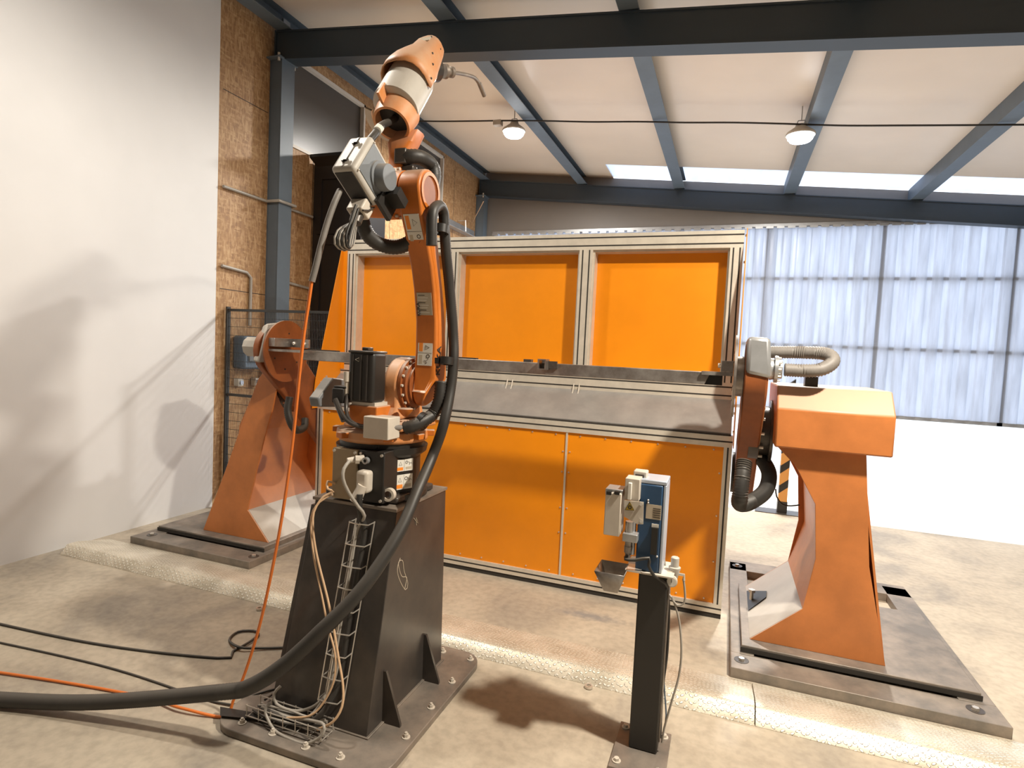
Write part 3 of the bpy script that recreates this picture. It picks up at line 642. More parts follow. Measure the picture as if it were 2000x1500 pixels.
# ================================================================== PEDESTAL
t = thing('robot_pedestal', (-1.39, 2.1, 0), 'tall dark steel pedestal bolted to the floor under the robot', 'pedestal')
b = MB(); r = .10; P = []
for cx, cy, a0 in ((-1.01 - r, 2.53 - r, 0), (-1.775 + r, 2.53 - r, 90), (-1.775 + r, 1.63 + r, 180), (-1.01 - r, 1.63 + r, 270)):
    for k in range(7): a = math.radians(a0 + 15 * k); P.append((cx + r * math.cos(a), cy + r * math.sin(a), .0))
b.prism(P, (0, 0, .028)); b.build('floor_plate', 'plate_steel', t, .003)
b = MB().hexa([(-1.606, 1.795, .028), (-1.175, 1.795, .028), (-1.175, 2.40, .028), (-1.606, 2.40, .028), (-1.572, 1.965, .845), (-1.182, 1.965, .845), (-1.182, 2.39, .845), (-1.572, 2.39, .845)])
b.build('column', 'dark_steel', t, .003)
MB().hexa([(-1.578, 1.955, .846), (-1.177, 1.955, .846), (-1.177, 2.395, .846), (-1.578, 2.395, .846), (-1.578, 1.955, .858), (-1.177, 1.955, .858), (-1.177, 2.395, .858), (-1.578, 2.395, .858)]).build('top_plate', 'plate_steel', t)
b = MB().box((-1.615, 1.79, .028), (-1.165, 2.41, .034)); b.build('weld_seam', 'plate_steel', t, .002)
MB().hexa([(-1.63, 1.80, .028), (-1.607, 1.80, .028), (-1.607, 1.83, .028), (-1.63, 1.83, .028), (-1.592, 1.965, .82), (-1.573, 1.965, .82), (-1.573, 1.99, .82), (-1.592, 1.99, .82)]).build('edge_flange', 'dark_steel', t)
for y in (1.90, 2.22):
    MB().prism([(-1.175, y, .028), (-1.095, y, .028), (-1.095, y, .04), (-1.165, y, .235), (-1.175, y, .235)], (0, .012, 0)).build('gusset', 'dark_steel', t)
for px, py in ((919, 1288), (883, 1332), (842, 1382), (793, 1440), (665, 1480), (597, 1460), (533, 1433), (473, 1412), (865, 1273), (735, 1515)):
    p = PZ(px, py, .028); b = MB(); b.cyl(p, p + V((0, 0, .003)), .016, seg=16).cyl(p + V((0, 0, .003)), p + V((0, 0, .014)), .0095, seg=6); b.cyl(p + V((0, 0, .014)), p + V((0, 0, .02)), .0055, seg=8); b.build('anchor_bolt', 'connector_grey', t)
# chalk-like scratch marks on the right side
b = MB()
for px, py in ((812, 1022), (815, 1012)): pass
pts = [PX(px, py, -1.1775) for px, py in ((783, 1090), (777, 1110), (780, 1130), (792, 1152), (797, 1140), (790, 1115), (787, 1095), (779, 1100), (785, 1125), (795, 1128), (791, 1150))]
pts = [V((-1.1765 - (p.z - .028) * .0086 + .0012, p.y, p.z)) for p in pts]
b.tube(pts, .0018, 5, step=.01)
b.build('scratch_mark', 'label_tan', t); b = MB()
pts = [PX(px, py, -1.18) for px, py in ((808, 1012), (816, 1022), (812, 1010), (813, 1026))]; b.tube([V((-1.1805 + .0012, p.y, p.z)) for p in pts], .0012, 5)
b.build('scratch_mark', 'label_tan', t)

# ---------------- wire cable baskets and cables on the pedestal front
def front_y(z): return 1.795 + (z - .028) * .208      # front face of the pedestal
t = thing('wire_cable_tray', (-1.4, 1.8, .03), 'upright wire basket tray running down the front of the pedestal', 'cable tray')
def fp(x, z, off): return V((x, front_y(z) - off, z))
xtop, xbot, zt0, zb0 = -1.315, -1.335, .80, .14
def tx(z): return xtop + (xbot - xtop) * (zt0 - z) / (zt0 - zb0)
for dx, off in ((-.042, .008), (-.042, .05), (-.005, .055), (.045, .008)):
    MB().tube([fp(tx(zt0) + dx, zt0, off), fp(tx(zb0) + dx, zb0, off)], .0026, 6, straight=True).build('long_wire', 'wire', t)
for k in range(9):
    z = zt0 - .004 - k * (zt0 - zb0 - .01) / 8; x = tx(z)
    MB().tube([fp(x - .042, z, .006), fp(x - .042, z, .052), fp(x - .0, z, .058), fp(x + .045, z, .05), fp(x + .045, z, .006)], .0026, 6, straight=True).build('cross_wire', 'wire', t)
t = thing('wire_cable_tray', (-1.5, 1.74, .03), 'wire basket tray lying at the foot of the pedestal front, full of cables', 'cable tray')
for y, z in ((1.70, .045), (1.70, .085), (1.735, .04), (1.77, .045), (1.77, .085)):
    MB().tube([(-1.66, y, z), (-1.30, y, z)], .0024, 6, straight=True).build('long_wire', 'wire', t)
for k in range(7):
    x = -1.655 + k * .058; MB().tube([(x, 1.70, .09), (x, 1.70, .04), (x, 1.77, .04), (x, 1.77, .09)], .0024, 6, straight=True).build('cross_wire', 'wire', t)
def cable(name, pts, r, m_, label, cat='cable', group=None): return tag(MB().tube(pts, r, 8).build(name, m_, origin=pts[0]), label, cat, group)
# cables inside the upright tray
cable('power_cable', [PY(703, 965, 1.90), PY(702, 990, 1.90), PY(706, 1010, 1.91)] + [fp(tx(z) + .018, z, .026) for z in (.76, .6, .4, .2)] + [V((-1.35, 1.75, .10)), V((-1.42, 1.735, .065)), V((-1.60, 1.735, .06))], .012, 'black_rubber', 'thick black cable running down inside the upright wire tray')
cable('control_cable', [PY(683, 900, 1.87), PY(672, 915, 1.84), PY(670, 935, 1.83), PY(680, 960, 1.85), PY(700, 990, 1.88), PY(712, 1008, 1.90)] + [fp(tx(z) - .012, z, .03) for z in (.76, .6, .4, .2)] + [V((-1.38, 1.745, .10)), V((-1.45, 1.73, .07)), V((-1.62, 1.74, .065))], .0065, 'grey_cable', 'grey cable curving from the upper plug of the base box into the tray')
cable('looped_cable', [V((-1.60, 1.76, .07)), PY(523, 1375, 1.72), PY(518, 1390, 1.70), PY(535, 1425, 1.685), PY(570, 1445, 1.68), PY(600, 1452, 1.68), PY(630, 1435, 1.69), PY(632, 1415, 1.70), PY(612, 1408, 1.72), V((-1.45, 1.735, .07)), V((-1.36, 1.74, .07))], .0055, 'grey_cable', 'pale grey cable looping out over the front of the floor plate')
cable('looped_cable', [PY(548, 1340, 1.78), PY(535, 1355, 1.76), PY(540, 1375, 1.75), PY(570, 1388, 1.755), PY(600, 1385, 1.77), PY(625, 1370, 1.78), PY(650, 1335, 1.79), PY(662, 1290, 1.80)], .006, 'grey_cable', 'grey cable making a low curve across the pedestal foot')
cable('hanging_cable', [PY(655, 945, 1.95), PY(640, 940, 1.93), PY(640, 955, 1.91), PY(652, 960, 1.92), PY(632, 970, 1.90), PY(613, 1000, 1.87), PY(612, 1040, 1.85), PY(620, 1090, 1.84), PY(640, 1170, 1.82), PY(652, 1230, 1.80), PY(662, 1290, 1.78), PY(670, 1340, 1.76), PY(668, 1380, 1.74), PY(650, 1410, 1.72), PY(620, 1425, 1.72)], .0048, 'tan_cable', 'tan cable hanging down the pedestal front from behind the base box')
cable('hanging_cable', [PY(650, 965, 1.93), PY(625, 980, 1.89), PY(608, 1010, 1.87), PY(612, 1080, 1.85), PY(628, 1160, 1.82), PY(640, 1220, 1.80), PY(655, 1280, 1.78), PY(652, 1330, 1.765), PY(632, 1372, 1.75), PY(605, 1398, 1.73), PY(560, 1402, 1.72)], .004, 'tan_cable', 'thinner tan cable curving left at the pedestal foot into the basket')
for k in range(9):
    y0 = 1.71 + .05 * random.random(); z0 = .045 + .03 * random.random()
    pts = [V((-1.655, y0 + .02, .05)), V((-1.60, y0, z0)), V((-1.50, y0 + .015 * random.uniform(-1, 1), z0 + .01 * random.random())), V((-1.42, y0 + .01, z0)), V((-1.33, y0 + .01, z0 + .01))]
    cable('tray_cable', pts, random.choice((.0035, .0045, .0055)), random.choice(('grey_cable', 'black_rubber', 'grey_cable', 'tan_cable')), 'thin cable bundled in the basket at the pedestal foot', 'cable', 'cables bundled in the low basket')
cable('floor_cable', [V((-3.9, 1.75, .006)), V((-2.8, 1.86, .006)), PZ(425, 1285, .006), PZ(455, 1272, .006), PZ(490, 1252, .012), PZ(505, 1238, .010), PZ(495, 1232, .008), PZ(465, 1234, .008), PZ(448, 1250, .008), PZ(468, 1264, .020), PZ(510, 1266, .010), PZ(570, 1264, .008)], .006, 'black_rubber', 'black cable coiled in one loop on the floor left of the pedestal')
cable('floor_cable', [V((-1.66, 1.80, .05)), PZ(545, 1345, .03), PZ(520, 1350, .035), PZ(480, 1362, .02), PZ(425, 1372, .006), V((-2.6, 1.75, .005)), V((-3.9, 1.6, .005))], .0045, 'black_rubber', 'thin black cable leaving the low basket to the left')
b = MB().hexa([PZ(430, 1380, .03), PZ(500, 1392, .03), PZ(540, 1408, .03), PZ(430, 1398, .03), PZ(430, 1380, .04), PZ(500, 1392, .04), PZ(540, 1408, .04), PZ(430, 1398, .04)])  # thin flat black piece left of the low basket
MB().box((0, 0, 0), (.001, .001, .001)).bm.free()
o = tag(b.build('flat_strip', 'black', origin=PZ(480, 1390, .03)), 'flat black strip lying left of the basket on the floor plate', 'mat')

# ================================================================== ROBOT
RX, RY = -1.385, 2.165
R = thing('welding_robot', (RX, RY, .858), 'orange six-axis welding robot standing on the dark pedestal', 'robot')
base = MB().lathe((RX, RY, .86), (0, 0, 1), [(0, .20), (.025, .20), (.025, .165), (.17, .165), (.19, .19), (.215, .195), (.215, .18), (.235, .18)], 44).build('base', 'black', R)
b = MB()
for sx, sy in ((.8, -.9), (-.8, -.9), (.8, .9), (-.8, .9)):
    b.prism([(RX + sx * .04, RY + sy * .19, .86), (RX + sx * .22, RY + sy * .17, .86), (RX + sx * .22, RY + sy * .05, .86), (RX + sx * .1, RY + sy * .05, .86)], (0, 0, .028))
b.build('base_foot', 'dark_steel', base, .008)
# connection box on the base front
bx = MB().box((-1.365, 1.962, .868), (-1.245, 2.10, 1.075)); jb = bx.build('connection_box', 'black', R, .004)
MB().box((-1.485, 1.955, .866), (-1.367, 2.12, 1.073)).build('cover_plate', 'tan_plate', jb, .003)
for p in ((-1.476, .88), (-1.376, .88), (-1.476, 1.062), (-1.376, 1.062)): MB().cyl((p[0], 1.955, p[1]), (p[0], 1.949, p[1]), .006, seg=8).build('cover_screw', 'wire', jb)
for p in ((-1.255, .88), (-1.255, 1.062), (-1.352, 1.062)): MB().cyl((p[0], 1.962, p[1]), (p[0], 1.955, p[1]), .006, seg=8).build('cover_screw', 'wire', jb)
for x in (-1.40, -1.345): MB().box((x, 2.0, 1.074), (x + .045, 2.045, 1.10)).build('bumper', 'black', jb, .008)
c = PY(712, 940, 1.94)
b = MB().obox(c, (.028, 0, 0), (0, .024, 0), (0, 0, .045)); plug = b.build('heavy_plug', 'connector_grey', jb, .014, seg=3)
p = PY(704, 962, 1.92); MB().cyl(p + V((.01, 0, .03)), p + V((-.008, -.01, -.018)), .020, .022).ring(p + V((-.008, -.01, -.02)), (-.3, -.1, -1), .010, .024, 0, .014, 18).build('cable_gland', 'connector_grey', jb)
p = PY(700, 897, 1.94); MB().cyl(p + V((.012, .02, .004)), p + V((-.03, -.03, -.004)), .013, .011).ring(p + V((-.0, -.01, 0)), (-1, -.8, 0), .008, .017, -.01, .006, 8).build('round_plug', 'connector_grey', jb)
p = PY(717, 899, 1.955); MB().ring(p, (0, -1, 0), .007, .014, 0, .016, 14).build('socket', 'galv', jb)
p = PY(760, 966, 1.99); MB().ring(p, (.15, -1, .05), .016, .026, -.012, .014, 24).build('ring_fitting', 'connector_grey', jb)
# labels on base
def sticker(c, rt, up, w_, h_, parent, style, name='warning_label'):
    c, rt, up = V(c), V(rt).normalized(), V(up).normalized(); n = rt.cross(up).normalized()
    b = MB().m('label_white' if style != 'plate' else 'label_tan').obox(c, rt * w_ / 2, n * .0006, up * h_ / 2); e = n * .0009
    def q(u0, v0, u1, v1, m_):
        b.m(m_).obox(c + rt * ((u0 + u1) / 2 - .5) * w_ + up * ((v0 + v1) / 2 - .5) * h_ + e * .55, rt * abs(u1 - u0) * w_ / 2, n * .0005, up * abs(v1 - v0) * h_ / 2)
    def P2(u, v): return c + rt * (u - .5) * w_ + up * (v - .5) * h_ + e
    if style == 'warn':
        q(.04, .08, .40, .34, 'label_orange'); q(.46, .02, .47, .98, 'ink'); q(.55, .12, .92, .34, 'label_tan')
        k = h_ * .1
        b.m('ink').tube([P2(.14, .52), P2(.32, .52), P2(.23, .80), P2(.14, .52)], .0007, 4, straight=True)
        b.ring(P2(.60, .72), n, h_ * .085, h_ * .125, 0, .0004, 14)
        b.tube([P2(.72, .76), P2(.80, .60), P2(.78, .48)], .001, 4, straight=True); b.tube([P2(.80, .60), P2(.88, .66), P2(.93, .55)], .001, 4, straight=True)
    else:
        for k in range(8): q(.10 + .11 * k, .10, .13 + .11 * k, .55 + .3 * ((k * 37) % 10) / 10, 'ink' if k % 3 == 0 else 'label_white')
    return b.build(name, None, parent)
ang = math.radians(-24)
for z0, hh in ((1.005, .05), (.935, .062)):
    c = V((RX + .169 * math.cos(ang), RY + .169 * math.sin(ang), z0)); sticker(c, (-math.sin(ang), math.cos(ang), 0), (0, 0, 1), .082, hh, R, 'warn')
# rotating column
b = MB(); n = 10
prof = []
b.lathe((RX, RY, 1.095), (0, 0, 1), [(0, .188), (.012, .196), (.045, .192), (.05, .15), (.06, .13)], 20, smooth=False); car = b.build('carousel', 'dusty_orange', R, .004)
for a in (-1.9, -.9, -.2, -2.9, .5): MB().obox((RX + .2 * math.cos(a), RY + .2 * math.sin(a), 1.125), (.022 * math.cos(a), .022 * math.sin(a), 0), (-.02 * math.sin(a), .02 * math.cos(a), 0), (0, 0, .012)).build('stop_lug', 'robot_orange', car, .003)
p = PY(708, 865, 1.952); p2 = PY(759, 817, 1.952); MB().box((p.x, 1.952, p.z + .02), (p2.x, 2.04, p2.z)).build('cable_box', 'connector_grey', car, .004)
# shoulder casting
XS0, XS1 = -1.345, -1.275   # casing between these X
A2 = V((0, 2.20, 1.335)); A3 = V((0, 2.035, 2.10))
def disc_profile(cen, r, a0, a1, n=14): return [(cen.y + r * math.cos(math.radians(a0 + (a1 - a0) * k / n)), cen.z + r * math.sin(math.radians(a0 + (a1 - a0) * k / n))) for k in range(n + 1)]
P = disc_profile(A2, .115, -20, 200) + [(A2.y - .105, 1.24), (A2.y - .14, 1.186), (A2.y + .13, 1.186), (A2.y + .11, 1.24)]
MB().prism([(XS0, y, z) for y, z in P], (XS1 - XS0 - .0, 0, 0)).build('shoulder', 'dusty_orange', R, .015, seg=3)
P = [(2.03, 1.15), (2.33, 1.15), (2.31, 1.185), (2.05, 1.185)]
MB().prism([(-1.50, y, z) for y, z in P], (.29, 0, 0)).build('shoulder_foot', 'dusty_orange', R, .01)
MB().lathe((XS1 + .0, A2.y, A2.z), (1, 0, 0), [(0, .113), (.014, .113), (.014, .098), (.028, .098), (.032, .085), (.042, .085)], 36).build('shoulder_flange', 'arm_brown', R)
for k in range(16):
    a = k * math.pi / 8; p = V((XS1 + .014, A2.y + .105 * math.cos(a), A2.z + .105 * math.sin(a))); MB().cyl(p, p + V((.008, 0, 0)), .0055, seg=8).build('flange_bolt', 'connector_grey', R)
p = PY(792, 803, 2.08); MB().lathe(p + V((0, 0, -.02)), (0, 0, 1), [(0, .01), (.02, .028), (.03, .032), (.032, .028)], 20).build('stop_cup', 'robot_orange', R)
# main motor (black, upright) with connectors
cx = PY(714, 750, 2.02).x
b = MB().box((cx - .064, 1.985, 1.262), (cx + .058, 2.085, 1.468)); mo = b.build('axis_motor', 'black', R, .016, seg=3)
MB().box((cx - .065, 1.984, 1.462), (cx + .059, 2.086, 1.472)).build('motor_cap', 'dark_steel', mo, .004)
for dx in (-.04, .0, .028): MB().box((cx + dx - .003, 1.9815, 1.27), (cx + dx + .003, 1.986, 1.455)).build('motor_rib', 'dark_steel', mo)
p = V((cx - .028, 1.984, 1.435)); MB().tube([p, p + V((.018, 0, .008)), p + V((.018, 0, -.008)), p], .0012, 4, straight=True).build('warning_mark', 'label_white', mo)
MB().box((cx - .03, 2.03, 1.472), (cx + .0, 2.07, 1.486)).build('motor_plug', 'dark_steel', mo, .003)
b = MB().box((cx - .060, 1.995, 1.165), (cx + .075, 2.14, 1.25)); b.build('motor_bracket', 'robot_orange', R, .006)
MB().box((cx - .05, 2.0, 1.25), (cx + .06, 2.11, 1.263)).build('motor_flange', 'connector_grey', R)
# second motor lying behind on the left
q = [PX(622, 778, -1.56), PX(651, 738, -1.56), PX(682, 742, -1.56), PX(684, 795, -1.56), PX(625, 795, -1.56)]
b = MB().prism(q, (-.05, 0, 0)); sm = b.build('rear_motor', 'case_bluegrey', R, .006)
c = PY(668, 772, 2.0); MB().obox(c, (.028, 0, 0), (0, .03, 0), (0, 0, .03)).obox(c + V((.005, 0, .035)), (.03, 0, 0), (0, .024, 0), (0, 0, .005)).build('motor_connector', 'black', sm, .004)
c = PY(678, 745, 1.99); MB().cyl(c + V((0, 0, .04)), c + V((0, 0, -.06)), .011, seg=12).ring(c + V((0, 0, .02)), (0, 0, 1), .008, .015, -.02, .02, 12).build('motor_plug', 'connector_grey', sm)
c = PY(655, 780, 1.97); e_ = PY(672, 822, 1.95); MB().tube([c, e_], .012, 10, straight=True).build('motor_plug', 'dark_steel', sm)
MB().tube([PY(678, 765, 1.99), PY(676, 800, 1.97), PY(684, 822, 1.95), PY(705, 832, 1.97), PY(725, 832, 1.99)], .008, 8).tube([PY(664, 800, 1.955), PY(676, 820, 1.94), PY(692, 830, 1.95), PY(712, 835, 1.97)], .008, 8).build('motor_lead', 'dark_steel', sm)
# link arm : curved beam in the Y-Z plane, front face towards the camera
AX0, AX1 = -1.232, -1.135
front = [(838, 772), (847, 736), (851, 682), (852, 628), (848, 565), (843, 520), (840, 504), (832, 456), (824, 417)]
Fp = [PX(px, py, AX1) for px, py in front]
FR = [(p.y, p.z) for p in Fp]
FR[0] = (FR[2][0] - .012, 1.31); FR[1] = (FR[2][0] - .004, 1.37)
depth = [.13, .11, .095, .085, .08, .08, .085, .10, .115]
bot = disc_profile(V((0, FR[0][0] + .065, FR[0][1])), .065, 180, 360, 12)
topc = V((0, FR[-1][0] + .055, 2.105))
topd = disc_profile(topc, .085, 180, 10, 12)
back = [(y + d_, z) for (y, z), d_ in zip(FR, depth)]
outl = list(reversed(bot))[:0]
outl = FR + [p for p in topd if p[1] > FR[-1][1]] + list(reversed(back)) + [p for p in reversed(bot) if p[1] < FR[0][1]]
b = MB().prism([(AX0, y, z) for y, z in outl], (AX1 - AX0, 0, 0))
for v in b.bm.verts:
    if v.co.x > AX1 - .001 and v.co.z < 1.40: v.co.x = AX1 - .075 * ((1.40 - v.co.z) / .165) ** 1.3
la = b.build('link_arm', 'robot_orange', R, .012, seg=3)
# recess on the outer side, elbow bearing hole
rec = [(y + .022, z) for y, z in FR[2:-1]] + [(y - .02, z) for y, z in reversed(back[2:-1])]
MB().prism([(AX1 - .0002, y, z) for y, z in rec], (.0012, 0, 0)).build('side_face', 'robot_orange', la)
MB().lathe((AX1 - .001, topc.y, topc.z), (1, 0, 0), [(0, .062), (.002, .062)], 28).build('bearing_cover', 'arm_brown', la)
MB().ring((AX1, topc.y, topc.z), (1, 0, 0), .060, .074, 0, .006, 30).build('bearing_rim', 'robot_orange', la)
MB().lathe((AX0 - .016, FR[0][0] + .075, 1.325), (1, 0, 0), [(0, .080), (.016, .080)], 32).build('shoulder_hub', 'arm_brown', la)
# stickers on the front edge of the arm (turned a quarter)
def arm_front(z):
    for (y0, z0), (y1, z1) in zip(FR[:-1], FR[1:]):
        if z0 <= z <= z1: k = (z - z0) / (z1 - z0); return y0 + (y1 - y0) * k, V((0, y1 - y0, z1 - z0)).normalized()
    return FR[0][0], V((0, 0, 1))
for px, py, w_, style, nm in ((816, 457, .148, 'warn', 'warning_label'), (831, 594, .092, 'plate', 'name_plate'), (829, 691, .098, 'warn', 'warning_label')):
    z = PX(px, py, (AX0 + AX1) / 2).z; y, tg = arm_front(z); cxx = (AX0 + AX1) / 2
    nrm = tg.cross(V((1, 0, 0)))
    if nrm.y > 0: nrm = -nrm
    s_ = sticker(V((cxx, y, z)) + nrm * .0012, -tg, V((1, 0, 0)), w_, .068, la, style, nm)
    if style == 'plate': text('KUKA', .021, V((AX0 + .0225, y, z - .022)) + nrm * .003, tg, V((-1, 0, 0)), 'ink', la)
zt_ = 1.46
pp = PX(856, 705, AX1); yy, tg = arm_front(pp.z)
text('KUKA', .046, (AX1 + .0018, yy + .030, pp.z), tg, (0, -tg.z, tg.y), 'ink', la)
# elbow housing
EX0 = -1.42
MB().lathe((EX0, topc.y, topc.z), (1, 0, 0), [(0, .07), (.004, .088), (.10, .095), (.105, .10), (.14, .10), (.145, .088), (.186, .085)], 36).build('elbow_housing', 'robot_orange', R)
for k in range(18):
    a = k * math.pi / 9; p = V((EX0 + .145, topc.y + .093 * math.cos(a), topc.z + .093 * math.sin(a))); MB().cyl(p, p + V((.012, 0, 0)), .0065, seg=8).build('elbow_bolt', 'connector_grey', R)
# forearm
FX = -1.315
O = PX(764, 243, FX); E1 = PX(835, 118, FX)
a_ = (E1 - O); a_.x = 0; FL = a_.length; a_.normalize(); n_ = V((0, -a_.z, a_.y)); s_v = V((1, 0, 0))
print('forearm', O, E1, FL, a_)
def fpnt(tt, sx, nn): return O + a_ * tt + s_v * sx + n_ * nn
def oval(tt, hw, hn0, hn1, n=20, p=2.6, cn=0, sx=0):
    pts = []
    for k in range(n):
        an = 2 * math.pi * k / n; c_, s_ = math.cos(an), math.sin(an)
        u = math.copysign(abs(c_) ** (2 / p), c_) * hw; v = math.copysign(abs(s_) ** (2 / p), s_) * (hn1 if s_ > 0 else hn0)
        pts.append(fpnt(tt, u + sx, v + cn))
    return pts
fa = MB().lathe(O, a_, [(.0, .066), (.0, .076), (.03, .080), (.09, .088), (.09, .066), (.0, .066)], 32).build('forearm_tube', 'dusty_orange', R)
MB().lathe(O + a_ * .05, a_, [(0, .0655), (.005, .0655)], 28).build('tube_lining', 'black', fa)
MB().ring(O + n_ * .01, a_, .082, .108, .012, .022, 24, arc=(math.radians(60), math.radians(215))).build('guard_rim', 'connector_grey', fa)
MB().obox(fpnt(.055, -.01, .10), (.005, 0, 0), a_ * .035, n_ * .022).build('guard_fin', 'dusty_orange', fa)
b = MB(); nk = []
for k, (tz, hw, hy0, hy1) in enumerate(((2.13, .042, .045, .05), (2.20, .030, .02, .045), (2.26, .034, .02, .07), (2.32, .056, .02, .09), (2.38, .060, .00, .10))):
    yc = topc.y + (0.0, .01, .02, .04, .07)[k]
    nk.append([(FX + .015 + hw * math.copysign(abs(math.cos(2 * math.pi * i / 16)) ** .7, math.cos(2 * math.pi * i / 16)), yc + (hy1 if math.sin(2 * math.pi * i / 16) > 0 else hy0) * math.copysign(abs(math.sin(2 * math.pi * i / 16)) ** .7, math.sin(2 * math.pi * i / 16)), tz) for i in range(16)])
b.loft(nk); b.build('elbow_neck', 'robot_orange', R)
MB().lathe(O + a_ * .075 + n_ * .022, a_, [(0, .088), (.003, .094), (.20, .094), (.204, .088)], 36).build('wrist_cylinder', 'case_grey', R)
MB().tube([fpnt(.10, .062, .088), fpnt(.17, .062, .088)], .0035, 6, straight=True).build('clip', 'wire', R)
hd = MB().loft([oval(.215, .104, -.02, .128, cn=.01), oval(.26, .104, .01, .130, cn=.01), oval(.32, .092, .045, .118, cn=.01), oval(.38, .076, .045, .104, cn=.005), oval(.44, .064, .040, .088), oval(.50, .058, .032, .078), oval(.54, .050, .026, .064), oval(.558, .028, .015, .036)], caps=False).build('wrist_cover', 'dusty_orange', R, solid=.004)
for tt, sx, nn in ((.51, .03, .070), (.45, -.045, .075), (.40, .068, .055), (.33, .090, .045), (.25, .104, .03), (.50, .056, .02)):
    MB().ball(fpnt(tt, sx, nn), .005).build('cover_screw', 'dark_steel', hd)
MB().obox(fpnt(.47, .02, .083), s_v * .024, n_ * .0015, a_ * .013).build('cover_label', 'label_tan', hd)
w0 = PX(842, 136, FX); w1 = PX(884, 142, FX + .05); wd_ = (w1 - w0).normalized()
MB().lathe(w0 - wd_ * .05, wd_, [(0, .03), (.01, .052), (.05, .056), (.055, .050), (.085, .048), (.09, .03), (.10, .028)], 26).build('wrist_gear', 'dark_steel', R)
w2 = PX(866, 139, FX + .02)
tc_ = MB().lathe(w2, wd_, [(0, .03), (.015, .032), (.02, .02), (.035, .018), (.04, .024), (.055, .024), (.06, .012)], 20).build('torch_mount', 'plate_steel', R)
tp = [PX(880, 142, FX + .04), PX(895, 143, FX + .05), PX(918, 148, FX + .06), PX(930, 155, FX + .06), PX(940, 172, FX + .06), PX(945, 184, FX + .06)]
to = MB().tube(tp, .0085, 12).build('torch_neck', 'plate_steel', R)
MB().tube([PX(936, 163, FX + .06), PX(946, 187, FX + .06)], .011, 12, straight=True).build('torch_nozzle', 'plate_steel', to)
# wire feeder / interface box hung behind the elbow
cA = PY(690, 327, 1.70); cB = PX(728, 263, cA.x); e1 = cB - cA; e1.x = 0; L1 = e1.length; e1.normalize()
cC = PX(737, 405, cA.x); e3 = cC - cA; e3.x = 0; L3 = e3.length; e3.normalize(); W_ = .100; BX = cA.x
print('box', cA, L1, e1, L3, e3, e1.dot(e3))
C0 = cA + e1 * L1 / 2 + e3 * L3 / 2 + V((-W_ / 2, 0, 0))
print('box', cA, L1, e1)
bo = MB().obox(C0, (W_ / 2, 0, 0), e1 * L1 / 2, e3 * L3 / 2).build('feeder_case', 'case_grey', R, .016, seg=4)
MB().obox(C0 + V((W_ / 2 + .001, 0, 0)), (.002, 0, 0), e1 * (L1 / 2 - .02), e3 * (L3 / 2 - .02)).build('case_side', 'case_bluegrey', bo, .001)
MB().obox(C0 - e1 * (L1 / 2 + .001), (W_ / 2 - .014, 0, 0), e1 * .002, e3 * (L3 / 2 - .016)).build('case_end', 'black', bo, .001)
MB().lathe(C0 + V((W_ / 2, 0, 0)) + e3 * .03, (1, 0, 0), [(0, .062), (.01, .06), (.012, .05), (.045, .048), (.048, .046)], 30).build('spool_cap', 'case_bluegrey', bo)
MB().obox(C0 - e3 * (L3 / 2 + .001), (.0012, 0, 0), e1 * (L1 / 2 - .01), e3 * .0012).build('lid_seam', 'ink', bo)
for f in (-.25, .28):
    c = C0 - e3 * (L3 / 2 + .004) + e1 * L1 * f
    MB().obox(c, (.007, 0, 0), e1 * .006, e3 * .004).obox(c + V((.008, 0, 0)) - e3 * .006, (.0035, 0, 0), e1 * .012, e3 * .002).obox(c - V((.009, 0, 0)), (.004, 0, 0), e1 * .010, e3 * .003).build('latch', 'black', bo)
for f, g in ((.4, -.38), (-.42, -.38), (.0, .44), (-.4, .42)):
    MB().ball(C0 + V((W_ / 2 + .003, 0, 0)) + e1 * L1 * f + e3 * L3 * g, .004).build('case_screw', 'wire', bo)
c = C0 + e3 * .07 - e1 * (L1 / 2 + .03)
MB().obox(c, (.034, 0, 0), e1 * .028, e3 * .03).build('case_plug', 'connector_grey', bo, .006)
MB().tube([c + V((.036, 0, 0)) + e3 * .02 + e1 * .03, c + V((.042, 0, 0)) - e1 * .01, c + V((.036, 0, 0)) - e3 * .02 - e1 * .03], .004, 6, straight=True).build('plug_lever', 'dark_steel', bo)
MB().cyl(c - e1 * .02, c - e1 * .06 + e3 * .01, .024, .022).build('plug_gland', 'dark_steel', bo)
# feeder mounting plate
c = C0 + V((W_ / 2 + .01, 0, 0)) + e3 * .11 + e1 * -.02
MB().obox(c, (.008, 0, 0), e1 * .07, e3 * .05).obox(c + V((.03, 0, 0)), (.03, 0, 0), e1 * .02, e3 * .035).build('feeder_bracket', 'black', R)
# hose clamps on the arm
for px, py, yy_ in ((861, 448, 2.26), (872, 705, 2.22)):
    c = PX(px, py, -1.10); b = MB()
    b.ring(c, (0, .12, 1), .0225, .032, -.016, .016, 24); b.obox(c + V((-.034, -.01, 0)), (.012, 0, 0), (0, .022, 0), (0, 0, .012)); b.build('hose_clamp', 'black', R)
c = PX(788, 308, -1.27); MB().obox(c, (.026, 0, 0), (0, .03, 0), (0, 0, .03)).obox(c + V((.02, .01, -.045)), (.03, 0, 0), (0, .02, 0), (0, 0, .012)).build('hose_bracket', 'dark_steel', R, .005)
